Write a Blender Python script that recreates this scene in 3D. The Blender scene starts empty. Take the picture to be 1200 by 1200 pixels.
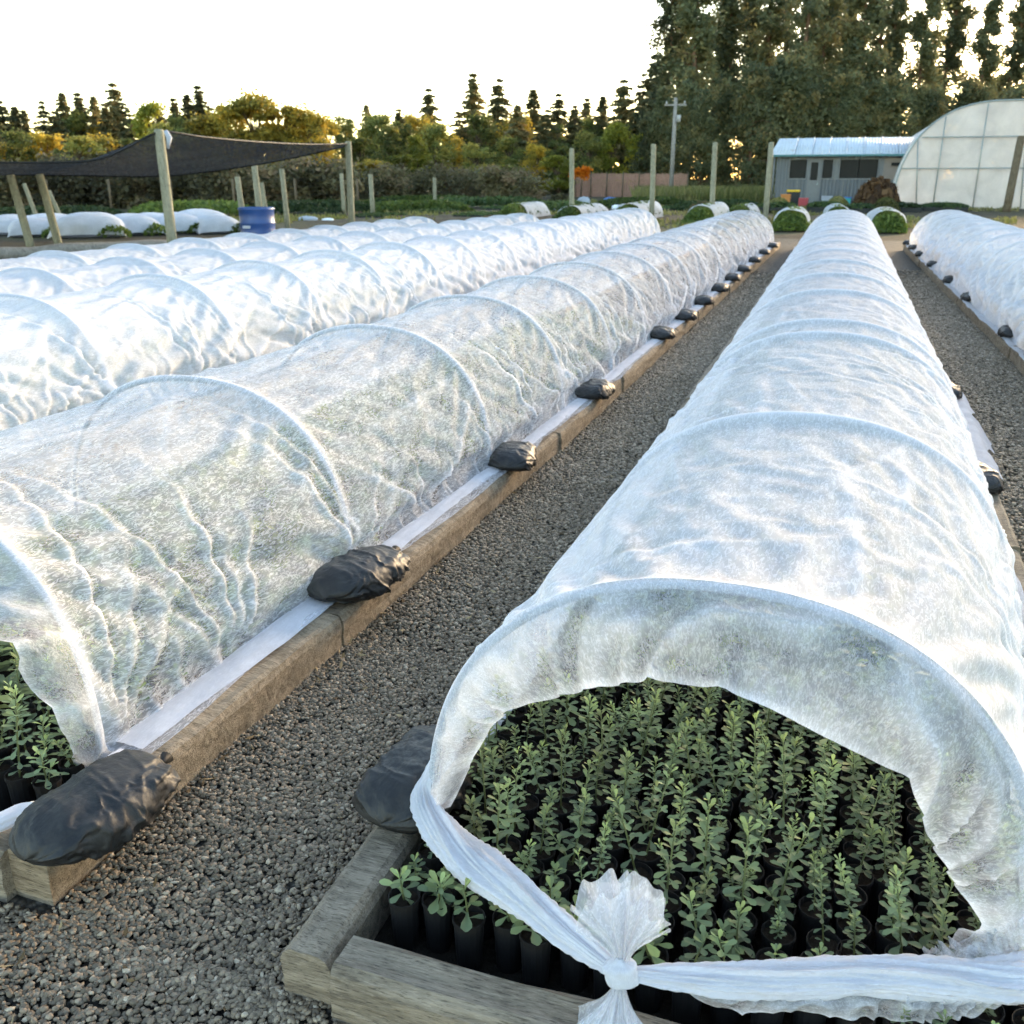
import bpy, math, random
import numpy as np
from mathutils import Matrix, Vector, Quaternion
PI = math.pi
SC = bpy.context.scene
COL = SC.collection

# ------------------------------------------------------------------ camera
F, VX, VY, CH = 1100.0, 992.0, 208.0, 1.4          # focal (px of a 1200 frame), vanishing point of the beds, eye height
def _rot():
    d = np.array([VX-600, -(VY-600), -F]); d /= np.linalg.norm(d)
    p = math.atan2(-(VY-600), F)
    z = np.array([0, math.cos(p), math.sin(p)])
    return np.stack([np.cross(d, z), d, z])
ROT = _rot()
cam = bpy.data.objects.new('camera', bpy.data.cameras.new('camera'))
COL.objects.link(cam); SC.camera = cam
M4 = Matrix([list(map(float, r)) for r in ROT]).to_4x4(); M4.translation = (0, 0, CH)
cam.matrix_world = M4
cam.data.sensor_width = 36; cam.data.lens = F/1200*36
cam.data.clip_start = 0.05; cam.data.clip_end = 2000
cam.data.dof.use_dof = True; cam.data.dof.focus_distance = 2.15; cam.data.dof.aperture_fstop = 8.0

# ------------------------------------------------------------------ world, sun, exposure
SUN_AZ, SUN_EL = math.radians(19), math.radians(8.5)  # azimuth measured from +Y towards +X
w = bpy.data.worlds.new('World'); SC.world = w; w.use_nodes = True
nt = w.node_tree; nt.nodes.clear()
wo = nt.nodes.new('ShaderNodeOutputWorld'); bg = nt.nodes.new('ShaderNodeBackground'); sk = nt.nodes.new('ShaderNodeTexSky')
sk.sky_type = 'NISHITA'; sk.sun_disc = False; sk.sun_elevation = SUN_EL; sk.sun_rotation = SUN_AZ
sk.altitude = 50; sk.air_density = 1.0; sk.dust_density = .6; sk.ozone_density = 1.0
bg.inputs['Strength'].default_value = 0.15
nt.links.new(sk.outputs[0], bg.inputs[0]); nt.links.new(bg.outputs[0], wo.inputs[0])
sl = bpy.data.lights.new('sun', 'SUN'); sl.energy = 2.2; sl.angle = math.radians(18.0); sl.color = (1, .74, .46)
sun = bpy.data.objects.new('sun', sl); COL.objects.link(sun)
sdir = Vector((math.sin(SUN_AZ)*math.cos(SUN_EL), math.cos(SUN_AZ)*math.cos(SUN_EL), math.sin(SUN_EL)))
sun.rotation_euler = sdir.to_track_quat('Z', 'Y').to_euler()
vs = SC.view_settings; vs.view_transform = 'Standard'; vs.look = 'None'; vs.gamma = 1; vs.use_curve_mapping = False
vs.exposure = 2.62
vs.use_white_balance = True; vs.white_balance_temperature = 6800; vs.white_balance_tint = 10
SC.cycles.max_bounces = 4; SC.cycles.transparent_max_bounces = 10
SC.cycles.diffuse_bounces = 3; SC.cycles.transmission_bounces = 3; SC.cycles.glossy_bounces = 1
SC.cycles.caustics_reflective = False; SC.cycles.caustics_refractive = False
SC.cycles.use_adaptive_sampling = True; SC.cycles.adaptive_threshold = .03; SC.cycles.adaptive_min_samples = 16
SC.cycles.use_denoising = True

# ------------------------------------------------------------------ measuring helpers (photo pixel -> place)
ORG = np.array([0, 0, CH])
def ray(px, py): return ROT @ np.array([px-600, -(py-600), -F])
def G(px, py, z=0.0):
    r = ray(px, py); return ORG + r*((z-CH)/r[2])
def W(px, py, depth): return ORG + ray(px, py)*(depth/F)
def AY(px, py, Y):
    r = ray(px, py); return ORG + r*(Y/r[1])
def T(px, depth):
    p = W(px, VY, depth); return np.array([p[0], p[1], 0.0])
def ZT(px, py, base):                                # height of a pixel row above a ground point
    d = (ROT.T @ (np.array(base)-ORG)); return CH + (VY-py)*abs(d[2])/F*1.02

# ------------------------------------------------------------------ mesh helpers
class MB:
    """collects verts / faces, builds one mesh"""
    def __init__(s): s.v = []; s.f = []; s.n = 0
    def add(s, v, f):
        v = np.asarray(v, float).reshape(-1, 3)
        s.v.append(v); s.f.extend([tuple(int(i)+s.n for i in q) for q in f]); s.n += len(v); return s
    def box(s, c, size, rz=0.0, jit=0.0, rng=None):
        x, y, z = np.array(size)/2
        v = np.array([[-x,-y,-z],[x,-y,-z],[x,y,-z],[-x,y,-z],[-x,-y,z],[x,-y,z],[x,y,z],[-x,y,z]])
        if jit: v = v + rng.uniform(-jit, jit, v.shape)
        cz, sz = math.cos(rz), math.sin(rz)
        v = v @ np.array([[cz, sz, 0], [-sz, cz, 0], [0, 0, 1]]) + np.array(c)
        return s.add(v, [(0,3,2,1),(4,5,6,7),(0,1,5,4),(1,2,6,5),(2,3,7,6),(3,0,4,7)])
    def tube(s, pts, rad, n=8, cap=True):
        pts = np.asarray(pts, float); m = len(pts); rad = np.broadcast_to(rad, (m,))
        tg = np.gradient(pts, axis=0); tg /= np.linalg.norm(tg, axis=1)[:, None]+1e-12
        up = np.array([0, 0, 1.0]) if abs(tg[0][2]) < .9 else np.array([1.0, 0, 0])
        vs = []; a = np.linspace(0, 2*PI, n, endpoint=False)
        for i in range(m):
            e1 = np.cross(tg[i], up); e1 /= np.linalg.norm(e1); e2 = np.cross(e1, tg[i]); up = e2 if m > 2 else up
            vs.append(pts[i]+rad[i]*(np.cos(a)[:, None]*e1+np.sin(a)[:, None]*e2))
        f = [(i*n+j, i*n+(j+1) % n, (i+1)*n+(j+1) % n, (i+1)*n+j) for i in range(m-1) for j in range(n)]
        if cap: f += [tuple(range(n))[::-1], tuple((m-1)*n+j for j in range(n))]
        return s.add(np.concatenate(vs), f)
    def mesh(s, name, mat, smooth=False):
        me = bpy.data.meshes.new(name)
        v = np.concatenate(s.v) if s.v else np.zeros((0, 3))
        me.from_pydata(v.tolist(), [], s.f); 
        if mat: me.materials.append(mat)
        if smooth: me.polygons.foreach_set('use_smooth', [True]*len(me.polygons))
        me.update(); return me
    def build(s, name, mat, parent=None, smooth=False, bevel=0):
        return link(name, s.mesh(name, mat, smooth), parent, bevel)
def link(name, me, parent=None, bevel=0, loc=None):
    o = bpy.data.objects.new(name, me); COL.objects.link(o)
    if parent: o.parent = parent
    if loc is not None: o.location = loc
    if bevel:
        b = o.modifiers.new('bevel', 'BEVEL'); b.width = bevel; b.segments = 2; b.limit_method = 'ANGLE'
    return o
def tag(o, label=None, cat=None, group=None, kind=None):
    if label: o['label'] = label
    if cat: o['category'] = cat
    if group: o['group'] = group
    if kind: o['kind'] = kind
    return o
def empty(name, loc, label, cat, group=None, rz=0.0):
    o = bpy.data.objects.new(name, None); COL.objects.link(o); o.location = [float(x) for x in loc]; o.rotation_euler.z = rz
    o.empty_display_size = .05
    return tag(o, label, cat, group)
def gridfaces(nv, nu, wrap=False):
    i, j = np.meshgrid(np.arange(nv-1), np.arange(nu if wrap else nu-1), indexing='ij')
    a = (i*nu+j).ravel(); b = (i*nu+(j+1) % nu).ravel(); c = ((i+1)*nu+(j+1) % nu).ravel(); d = ((i+1)*nu+j).ravel()
    return np.stack([a, b, c, d], 1)
def gridmesh(name, P, mat, uv=None, wrap=False, smooth=True):
    nv, nu = P.shape[:2]; f = gridfaces(nv, nu, wrap)
    me = bpy.data.meshes.new(name)
    me.vertices.add(nv*nu); me.vertices.foreach_set('co', P.reshape(-1).astype(np.float32))
    me.loops.add(f.size); me.loops.foreach_set('vertex_index', f.reshape(-1).astype(np.int32))
    me.polygons.add(len(f)); me.polygons.foreach_set('loop_start', np.arange(0, f.size, 4, dtype=np.int32))
    me.polygons.foreach_set('loop_total', np.full(len(f), 4, np.int32))
    me.update(calc_edges=True)
    if uv is not None:
        l = me.uv_layers.new(name='UVMap'); l.data.foreach_set('uv', uv.reshape(-1, 2)[f.reshape(-1)].reshape(-1).astype(np.float32))
    if smooth: me.polygons.foreach_set('use_smooth', [True]*len(f))
    me.materials.append(mat); me.update(); me.validate(); return me
def trimesh(name, V, Fc, mat, smooth=False, col=None):
    """V (n,3), Fc (m,k) constant k"""
    k = Fc.shape[1]; me = bpy.data.meshes.new(name)
    me.vertices.add(len(V)); me.vertices.foreach_set('co', V.reshape(-1).astype(np.float32))
    me.loops.add(Fc.size); me.loops.foreach_set('vertex_index', Fc.reshape(-1).astype(np.int32))
    me.polygons.add(len(Fc)); me.polygons.foreach_set('loop_start', np.arange(0, Fc.size, k, dtype=np.int32))
    me.polygons.foreach_set('loop_total', np.full(len(Fc), k, np.int32))
    if smooth: me.polygons.foreach_set('use_smooth', [True]*len(Fc))
    me.update(calc_edges=True)
    if col is not None:
        at = me.color_attributes.new('Col', 'FLOAT_COLOR', 'POINT')
        c4 = np.ones((len(V), 4), np.float32); c4[:, :3] = col if col.ndim == 2 else col[:, None]; at.data.foreach_set('color', c4.reshape(-1))
    if mat: me.materials.append(mat)
    me.update(); return me

def vnoise(x, y, seed=0):
    """smooth value noise, about -1..1"""
    rs = np.random.RandomState(seed); tb = rs.uniform(-1, 1, (256, 256))
    xi = np.floor(x).astype(int); yi = np.floor(y).astype(int); fx = x-xi; fy = y-yi
    fx = fx*fx*(3-2*fx); fy = fy*fy*(3-2*fy)
    g = lambda a, b: tb[a % 256, b % 256]
    return (g(xi, yi)*(1-fx)+g(xi+1, yi)*fx)*(1-fy)+(g(xi, yi+1)*(1-fx)+g(xi+1, yi+1)*fx)*fy
def fbm(x, y, seed=0, o=4):
    s = 0; a = 1; t = 0
    for i in range(o): s = s+a*vnoise(x*2**i+7.3*i, y*2**i+3.1*i, seed+i); t += a; a *= .5
    return s/t

# ------------------------------------------------------------------ materials
class N:
    def __init__(s, name):
        s.m = bpy.data.materials.new(name); s.m.use_nodes = True; s.t = s.m.node_tree; s.t.nodes.clear()
        s.out = s.t.nodes.new('ShaderNodeOutputMaterial')
    def n(s, typ, **kw):
        d = s.t.nodes.new('ShaderNode'+typ)
        for k, v in kw.items():
            if k.startswith('i_'):
                key = k[2:]; key = int(key) if key.isdigit() else key.replace('_', ' ')
                s.set(d.inputs[key], v)
            else: setattr(d, k, v)
        return d
    def set(s, sock, v):
        if isinstance(v, bpy.types.NodeSocket): s.t.links.new(v, sock)
        elif isinstance(v, bpy.types.Node): s.t.links.new(v.outputs[0], sock)
        else:
            if isinstance(v, (tuple, list)) and len(v) == 3 and sock.type == 'RGBA': v = (*v, 1)
            sock.default_value = v
    def math(s, op, a, b=0.0, c=0.0, clamp=False):
        d = s.t.nodes.new('ShaderNodeMath'); d.operation = op; d.use_clamp = clamp
        s.set(d.inputs[0], a); s.set(d.inputs[1], b); s.set(d.inputs[2], c); return d.outputs[0]
    def mix(s, fac, a, b, bt='MIX'):
        d = s.t.nodes.new('ShaderNodeMix'); d.data_type = 'RGBA'; d.blend_type = bt
        s.set(d.inputs[0], fac); s.set(d.inputs[6], a); s.set(d.inputs[7], b); return d.outputs[2]
    def ramp(s, fac, stops):
        d = s.t.nodes.new('ShaderNodeValToRGB'); s.set(d.inputs[0], fac); cr = d.color_ramp
        while len(cr.elements) < len(stops): cr.elements.new(.5)
        for e, (p, c) in zip(cr.elements, stops): e.position = p; e.color = (*c, 1) if len(c) == 3 else c
        return d.outputs[0]
    def coord(s, which='Object', scale=None, rot=None):
        c = s.t.nodes.new('ShaderNodeTexCoord').outputs[which]
        if scale is None and rot is None: return c
        m = s.t.nodes.new('ShaderNodeMapping'); s.t.links.new(c, m.inputs[0])
        if scale is not None: m.inputs['Scale'].default_value = scale
        if rot is not None: m.inputs['Rotation'].default_value = rot
        return m.outputs[0]
    def noise(s, vec, scale, detail=3, rough=.55, dist=0.0):
        d = s.t.nodes.new('ShaderNodeTexNoise'); s.set(d.inputs['Vector'], vec); d.inputs['Scale'].default_value = scale
        d.inputs['Detail'].default_value = detail; d.inputs['Roughness'].default_value = rough; d.inputs['Distortion'].default_value = dist
        return d.outputs[0]
    def bump(s, h, strength=.3, dist=.01, normal=None):
        d = s.t.nodes.new('ShaderNodeBump'); d.inputs['Strength'].default_value = strength; d.inputs['Distance'].default_value = dist
        s.set(d.inputs['Height'], h)
        if normal is not None: s.set(d.inputs['Normal'], normal)
        return d.outputs[0]
    def principled(s, color, rough=.7, normal=None, spec=.3, metal=0.0, **kw):
        d = s.t.nodes.new('ShaderNodeBsdfPrincipled'); s.set(d.inputs['Base Color'], color); s.set(d.inputs['Roughness'], rough)
        d.inputs['Specular IOR Level'].default_value = spec; d.inputs['Metallic'].default_value = metal
        if normal is not None: s.set(d.inputs['Normal'], normal)
        for k, v in kw.items(): s.set(d.inputs[k.replace('_', ' ')], v)
        return d.outputs[0]
    def done(s, sh): s.set(s.out.inputs[0], sh); return s.m

def m_fabric(name, base=.66, fiber=.30, dens_scale=5.0, tint=(.80, .81, .865), fs=1.0, cloud=.42):
    m = N(name); uv = m.coord('UV')
    def squiggle(scale, width, rot, seed):
        mp = m.n('Mapping', i_Vector=uv); mp.inputs['Rotation'].default_value = (0, 0, rot); mp.inputs['Location'].default_value = (seed, seed*2.3, seed); mp.inputs['Scale'].default_value = (1, .28, 1)
        nz = m.n('TexNoise', noise_dimensions='2D', i_Vector=mp.outputs[0]); nz.inputs['Scale'].default_value = scale*fs; nz.inputs['Detail'].default_value = 1.0; nz.inputs['Distortion'].default_value = .6
        a = m.math('ABSOLUTE', m.math('SUBTRACT', nz.outputs[0], .5))
        d = m.n('MapRange', interpolation_type='SMOOTHSTEP'); m.set(d.inputs[0], a); d.inputs[1].default_value = width; d.inputs[2].default_value = 0.0
        return d.outputs[0], nz.outputs[0]
    (f1, n1), (f2, n2_), (f3, n3) = squiggle(105, .07, .5, 1.0), squiggle(130, .08, 2.2, 5.0), squiggle(80, .05, -.8, 9.0)
    def gate(fi, no):
        k = m.n('MapRange', interpolation_type='SMOOTHSTEP'); m.set(k.inputs[0], no); k.inputs[1].default_value = .38; k.inputs[2].default_value = .6; return m.math('MULTIPLY', fi, k.outputs[0])
    fb = m.math('MAXIMUM', m.math('MAXIMUM', gate(f1, n2_), gate(f2, n3)), gate(f3, n1))
    def n2(vec, sc, det):
        d = m.n('TexNoise', noise_dimensions='2D', i_Vector=vec); d.inputs['Scale'].default_value = sc; d.inputs['Detail'].default_value = det; d.inputs['Roughness'].default_value = .6; return d.outputs[0]
    cl = n2(uv, dens_scale, 4)
    fo = m.n('Attribute', attribute_name='fold').outputs['Fac']
    al = m.math('ADD', m.math('ADD', m.math('MULTIPLY_ADD', fo, .75, base), m.math('MULTIPLY', m.math('SUBTRACT', cl, .5), cloud)), m.math('MULTIPLY', fb, fiber), clamp=True)
    nm = m.bump(n2(m.coord('UV', (1, .4, 1), (0, 0, .4)), 30, 3), .28, .010)
    df = m.n('BsdfDiffuse', i_Color=tint, i_Normal=nm); tr = m.n('BsdfTranslucent', i_Color=tint)
    a = m.n('MixShader'); a.inputs[0].default_value = .42; m.set(a.inputs[1], df); m.set(a.inputs[2], tr)
    if base > .98: return m.done(a.outputs[0])
    tp = m.n('BsdfTransparent')
    c = m.n('MixShader'); m.set(c.inputs[0], al); m.set(c.inputs[1], tp); m.set(c.inputs[2], a)
    return m.done(c.outputs[0])
def m_wood(name, c1, c2, axis_scale=(18, 2.2, 18), bump=.5):
    m = N(name); v = m.coord('Object', axis_scale)
    oi = m.n('ObjectInfo'); off = m.n('VectorMath', operation='ADD'); m.set(off.inputs[0], v)
    cb = m.n('CombineXYZ'); r = m.math('MULTIPLY', oi.outputs['Random'], 37.0); m.set(cb.inputs[0], r); m.set(cb.inputs[1], r); m.set(off.inputs[1], cb)
    g = m.noise(off, 1.6, 6, .65, 1.2); big = m.noise(m.coord('Object'), 5, 3)
    fine = m.noise(off, 6, 4, .7); hair = m.noise(off, 17, 3, .65)
    col = m.ramp(g, [(.3, c1), (.55, c2), (.75, tuple(x*1.25 for x in c2))])
    col = m.mix(m.math('MULTIPLY', big, .6), col, tuple(x*.45 for x in c1))
    st = m.ramp(m.noise(m.coord('Object'), 9, 5, .7), [(.55, (0, 0, 0)), (.75, (1, 1, 1))])
    col = m.mix(m.math('MULTIPLY', st, .55), col, (.035, .026, .018))
    cr = m.ramp(hair, [(.36, (1, 1, 1)), (.46, (0, 0, 0))]); col = m.mix(m.math('MULTIPLY', cr, .65), col, tuple(x*.35 for x in c1))
    col = m.mix(m.math('MULTIPLY', m.ramp(hair, [(.56, (0, 0, 0)), (.72, (1, 1, 1))]), .35), col, tuple(min(1, x*1.5) for x in c2))
    nm = m.bump(m.math('ADD', m.math('ADD', g, m.math('MULTIPLY', fine, .5)), m.math('MULTIPLY', hair, .35)), bump, .008)
    return m.done(m.principled(col, .88, nm, .15))
def m_plain(name, col, rough=.7, var=.25, scale=8, bump=.15, bd=.01, spec=.3, metal=0.0, rnd=.0):
    m = N(name); nz = m.noise(m.coord('Object'), scale, 4, .6)
    c = m.mix(nz, tuple(x*(1-var) for x in col), tuple(min(1, x*(1+var)) for x in col))
    if rnd:
        oi = m.n('ObjectInfo'); h = m.n('HueSaturation', i_Color=c); m.set(h.inputs['Value'], m.math('ADD', 1-rnd, m.math('MULTIPLY', oi.outputs['Random'], 2*rnd))); c = h.outputs[0]
    return m.done(m.principled(c, rough, m.bump(nz, bump, bd), spec, metal))
def m_leaf(name, cols, transl=.35, rough=.55, attr=True, val=.35, brown=False):
    """foliage colour: ramp over the per-leaf random stored in the mesh, plus per-object random"""
    m = N(name)
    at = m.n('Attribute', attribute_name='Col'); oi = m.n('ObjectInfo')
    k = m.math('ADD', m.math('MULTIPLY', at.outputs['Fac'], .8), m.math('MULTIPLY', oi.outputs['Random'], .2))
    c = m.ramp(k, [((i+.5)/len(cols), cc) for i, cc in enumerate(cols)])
    h = m.n('HueSaturation', i_Color=c); m.set(h.inputs['Value'], m.math('ADD', 1-val, m.math('MULTIPLY', oi.outputs['Random'], 2*val)))
    if brown:
        bk = m.n('MapRange'); m.set(bk.inputs[0], oi.outputs['Random']); bk.inputs[1].default_value = .80; bk.inputs[2].default_value = 1.0; bk.inputs[4].default_value = .7
        h = m.n('Mix', data_type='RGBA'); m.set(h.inputs[0], bk.outputs[0]); m.set(h.inputs[6], m.mix(0.0, c, c)); m.set(h.inputs[7], m.mix(.5, c, (.17, .13, .075))); ho = h.outputs[2]
        hv = m.n('HueSaturation', i_Color=ho); m.set(hv.inputs['Value'], m.math('ADD', 1-val, m.math('MULTIPLY', m.math('FRACT', m.math('MULTIPLY', oi.outputs['Random'], 7.31)), 2*val))); h = hv
    df = m.principled(h.outputs[0], rough, None, .25); tr = m.n('BsdfTranslucent', i_Color=h.outputs[0])
    a = m.n('MixShader'); a.inputs[0].default_value = transl; m.set(a.inputs[1], df); m.set(a.inputs[2], tr)
    return m.done(a.outputs[0])
def m_bag():
    m = N('black_polythene'); v = m.coord('Object'); cr = m.noise(m.coord('Object', (.6, 1, 1)), 16, 3, .5, .6); f = m.noise(v, 90, 3, .6)
    col = m.mix(m.ramp(m.noise(v, 11, 5, .7), [(.45, (0, 0, 0)), (.75, (.8, .8, .8))]), (.008, .008, .009), (.038, .034, .029))
    rg = m.math('ADD', .36, m.math('MULTIPLY', f, .35))
    return m.done(m.principled(col, rg, m.bump(m.math('ADD', cr, m.math('MULTIPLY', f, .10)), .5, .018), .45))
def m_gravel_sheet():
    m = N('gravel_ground'); v = m.coord('Object')
    vo = m.n('TexVoronoi', feature='F1'); m.set(vo.inputs['Vector'], v); vo.inputs['Scale'].default_value = 62
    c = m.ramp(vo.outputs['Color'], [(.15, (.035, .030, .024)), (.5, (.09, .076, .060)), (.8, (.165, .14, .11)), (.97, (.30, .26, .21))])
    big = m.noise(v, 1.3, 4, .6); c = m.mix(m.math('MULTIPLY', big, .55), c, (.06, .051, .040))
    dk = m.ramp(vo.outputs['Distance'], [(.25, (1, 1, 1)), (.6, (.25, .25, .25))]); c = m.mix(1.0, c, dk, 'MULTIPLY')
    hh = m.math('SUBTRACT', 1.0, vo.outputs['Distance'])
    return m.done(m.principled(c, .8, m.bump(hh, 1.0, .012), .3))
def m_pebble():
    m = N('pebble_stone'); at = m.n('Attribute', attribute_name='Col')
    c = m.ramp(at.outputs['Fac'], [(.05, (.05, .037, .025)), (.35, (.17, .126, .083)), (.62, (.29, .22, .150)), (.82, (.46, .36, .255)), (.96, (.66, .55, .41))])
    nz = m.noise(m.coord('Object'), 160, 2); c = m.mix(nz, c, (.165, .13, .092))
    return m.done(m.principled(c, .62, None, .35))
def m_field():
    m = N('field_earth'); v = m.coord('Object'); a = m.noise(v, .35, 6, .65, .4); b = m.noise(v, 4, 5, .65)
    c = m.ramp(m.math('ADD', m.math('MULTIPLY', a, .65), m.math('MULTIPLY', b, .35)), [(.36, (.045, .036, .026)), (.50, (.07, .056, .036)), (.58, (.085, .08, .04)), (.70, (.14, .125, .07))])
    return m.done(m.principled(c, .95, m.bump(b, .8, .1), .1))
def m_corr(name, col, axis=0, freq=26, rust=.0):
    m = N(name); v = m.coord('Object'); sx = m.n('SeparateXYZ', i_Vector=v)
    nz = m.noise(v, 1.5, 5, .65); c = m.mix(nz, tuple(x*.75 for x in col), tuple(min(1, x*1.2) for x in col))
    if rust: c = m.mix(m.ramp(m.noise(v, 3, 5, .7), [(.56, (0, 0, 0)), (.7, (rust,)*3)]), c, (.25, .12, .07))
    h = m.math('SINE', m.math('MULTIPLY', sx.outputs[axis], freq))
    return m.done(m.principled(c, .5, m.bump(h, .6, .02), .4, .2))
def m_mesh(name, col, alpha=.8, transl=.2):
    m = N(name); v = m.coord('Object'); nz = m.noise(v, .9, 5, .6, .5); fine = m.noise(v, 22, 3, .7)
    c = m.mix(nz, tuple(x*.7 for x in col), tuple(x*1.4 for x in col))
    df = m.n('BsdfDiffuse', i_Color=c, i_Normal=m.bump(fine, .3, .03)); tr = m.n('BsdfTranslucent', i_Color=c)
    a = m.n('MixShader'); a.inputs[0].default_value = transl; m.set(a.inputs[1], df); m.set(a.inputs[2], tr)
    b = m.n('MixShader'); m.set(b.inputs[0], m.math('ADD', alpha-.12, m.math('MULTIPLY', fine, .24), clamp=True)); m.set(b.inputs[1], m.n('BsdfTransparent')); m.set(b.inputs[2], a)
    return m.done(b.outputs[0])

MAT = dict(
    fabric=m_fabric('fleece_fabric', .66, .26, cloud=.34), fabric_near=m_fabric('fleece_fabric_thin', .33, .42), gather=m_fabric('fleece_gathered', .86, .08, 9.0),
    film_flap=m_fabric('fleece_flap', .38, .26, 9.0, fs=1.5), fabric_far=m_fabric('fleece_fabric_far', .74, .16, 3.0, (.76, .78, .83)),
    fabric_gath=m_fabric('fleece_frill', .52, .22, 9.0, fs=1.6),
    hoop=m_plain('hoop_pipe', (.36, .40, .46), .4, .1), hoopl=m_plain('hoop_pipe_pale', (.62, .65, .68), .4, .1),
    timber=m_wood('weathered_sleeper', (.155, .115, .076), (.40, .31, .215)),
    timber_grey=m_wood('grey_sleeper', (.145, .116, .086), (.37, .305, .23), (2.2, 18, 18)),
    timber_greyl=m_wood('grey_sleeper_long', (.145, .116, .086), (.37, .305, .23)),
    post=m_wood('treated_post', (.20, .19, .13), (.34, .325, .24), (14, 14, 1.5), .3),
    brownpost=m_wood('brown_post', (.10, .075, .05), (.19, .15, .10), (14, 14, 1.5), .3),
    bag=m_bag(), pot=m_plain('pot_plastic', (.012, .011, .011), .6, .3, 30, .1, .002, .2), soil=m_plain('potting_soil', (.030, .022, .016), .95, .5, 90, .8, .01, .1),
    mulch=m_plain('bed_mulch', (.018, .015, .012), .95, .5, 40, .8, .02, .1),
    gravel=m_gravel_sheet(), pebble=m_pebble(), field=m_field(),
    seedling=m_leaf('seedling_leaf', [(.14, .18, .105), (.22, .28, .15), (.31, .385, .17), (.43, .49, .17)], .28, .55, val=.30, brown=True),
    stem=m_plain('seedling_stem', (.13, .15, .06), .6),
    bark=m_plain('tree_bark', (.10, .072, .05), .95, .4, 2, .8, .1, .1), barkred=m_plain('tree_bark_warm', (.16, .095, .06), .95, .4, 2, .8, .1, .1),
    conifer=m_leaf('conifer_needles', [(.08, .09, .045), (.125, .125, .058), (.19, .155, .065), (.29, .19, .07)], .42, .7),
    golden=m_leaf('golden_leaves', [(.20, .19, .05), (.32, .26, .05), (.48, .34, .05), (.60, .38, .05)], .55, .6),
    greenl=m_leaf('green_leaves', [(.11, .135, .045), (.17, .19, .055), (.24, .24, .06), (.34, .28, .065)], .5, .6),
    yellowl=m_leaf('yellow_green_leaves', [(.11, .13, .025), (.19, .20, .030), (.28, .25, .03)], .45, .6),
    forest=m_leaf('forest_leaves', [(.085, .10, .055), (.125, .14, .07), (.165, .165, .075), (.24, .19, .075)], .42, .65),
    thicket=m_leaf('thicket_leaves', [(.065, .062, .035), (.10, .092, .045), (.14, .115, .058), (.18, .125, .075)], .3, .7),
    herb=m_leaf('herb_leaves', [(.05, .08, .022), (.085, .125, .028), (.13, .17, .035)], .35, .6),
    dherb=m_leaf('dark_herb_leaves', [(.025, .045, .018), (.04, .07, .025), (.07, .10, .03)], .3, .6),
    straw=m_leaf('dry_straw', [(.12, .075, .035), (.25, .17, .08), (.38, .29, .16)], .1, .8),
    dry=m_leaf('dry_brush', [(.05, .028, .016), (.09, .05, .025), (.16, .10, .05)], .2, .8),
    grassm=m_leaf('grass_blades', [(.06, .075, .022), (.10, .11, .032), (.15, .145, .05), (.21, .18, .085)], .4, .7),
    white=m_plain('white_plastic', (.72, .74, .76), .5, .08), blue=m_plain('blue_plastic', (.008, .045, .17), .38, .2, 5, .1, .02, .5),
    shade=m_mesh('shade_cloth', (.055, .055, .058), .84, .35), film=m_mesh('polythene_film', (.72, .66, .62), .97, .3),
    steel=m_plain('galvanised_pipe', (.30, .34, .34), .45, .2, 4, .1, .01, .4, .5),
    roof=m_corr('roof_iron', (.52, .58, .64), 0, 40, .5), shedwall=m_corr('shed_wall_iron', (.10, .112, .125), 0, 34, .0), shedpanel=m_plain('shed_panel_board', (.22, .19, .165), .7, .2, 2),
    teal=m_plain('teal_paint', (.06, .17, .18), .5), glass=m_plain('dark_window', (.008, .010, .012), .35, .5, 3, .0, .01, .15),
    frame=m_plain('window_frame_paint', (.16, .165, .165), .6), pinkfence=m_wood('faded_fence_board', (.30, .16, .11), (.46, .27, .20), (14, 14, 1.2), .3),
    orange=m_leaf('orange_leaves', [(.55, .14, .01), (.75, .22, .015), (.80, .30, .03)], .4, .6), tarp=m_plain('blue_tarp', (.05, .16, .42), .5, .3, 2),
    crate=m_plain('dark_tray', (.02, .021, .022), .6, .3), yellow=m_plain('yellow_plastic', (.65, .42, .02), .5, .15), orangep=m_plain('orange_board', (.42, .17, .05), .7, .2),
    tealp=m_plain('teal_plastic', (.03, .32, .30), .5, .15), redp=m_plain('red_plastic', (.35, .05, .06), .5, .2), twine=m_plain('black_tie', (.01, .01, .01), .6),
    insul=m_plain('pole_fitting', (.35, .35, .34), .5), greyrag=m_plain('grey_sheet', (.34, .36, .40), .8, .25, 3), pole=m_wood('utility_pole_wood', (.22, .20, .18), (.36, .34, .31), (10, 10, 1), .3),
)

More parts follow.
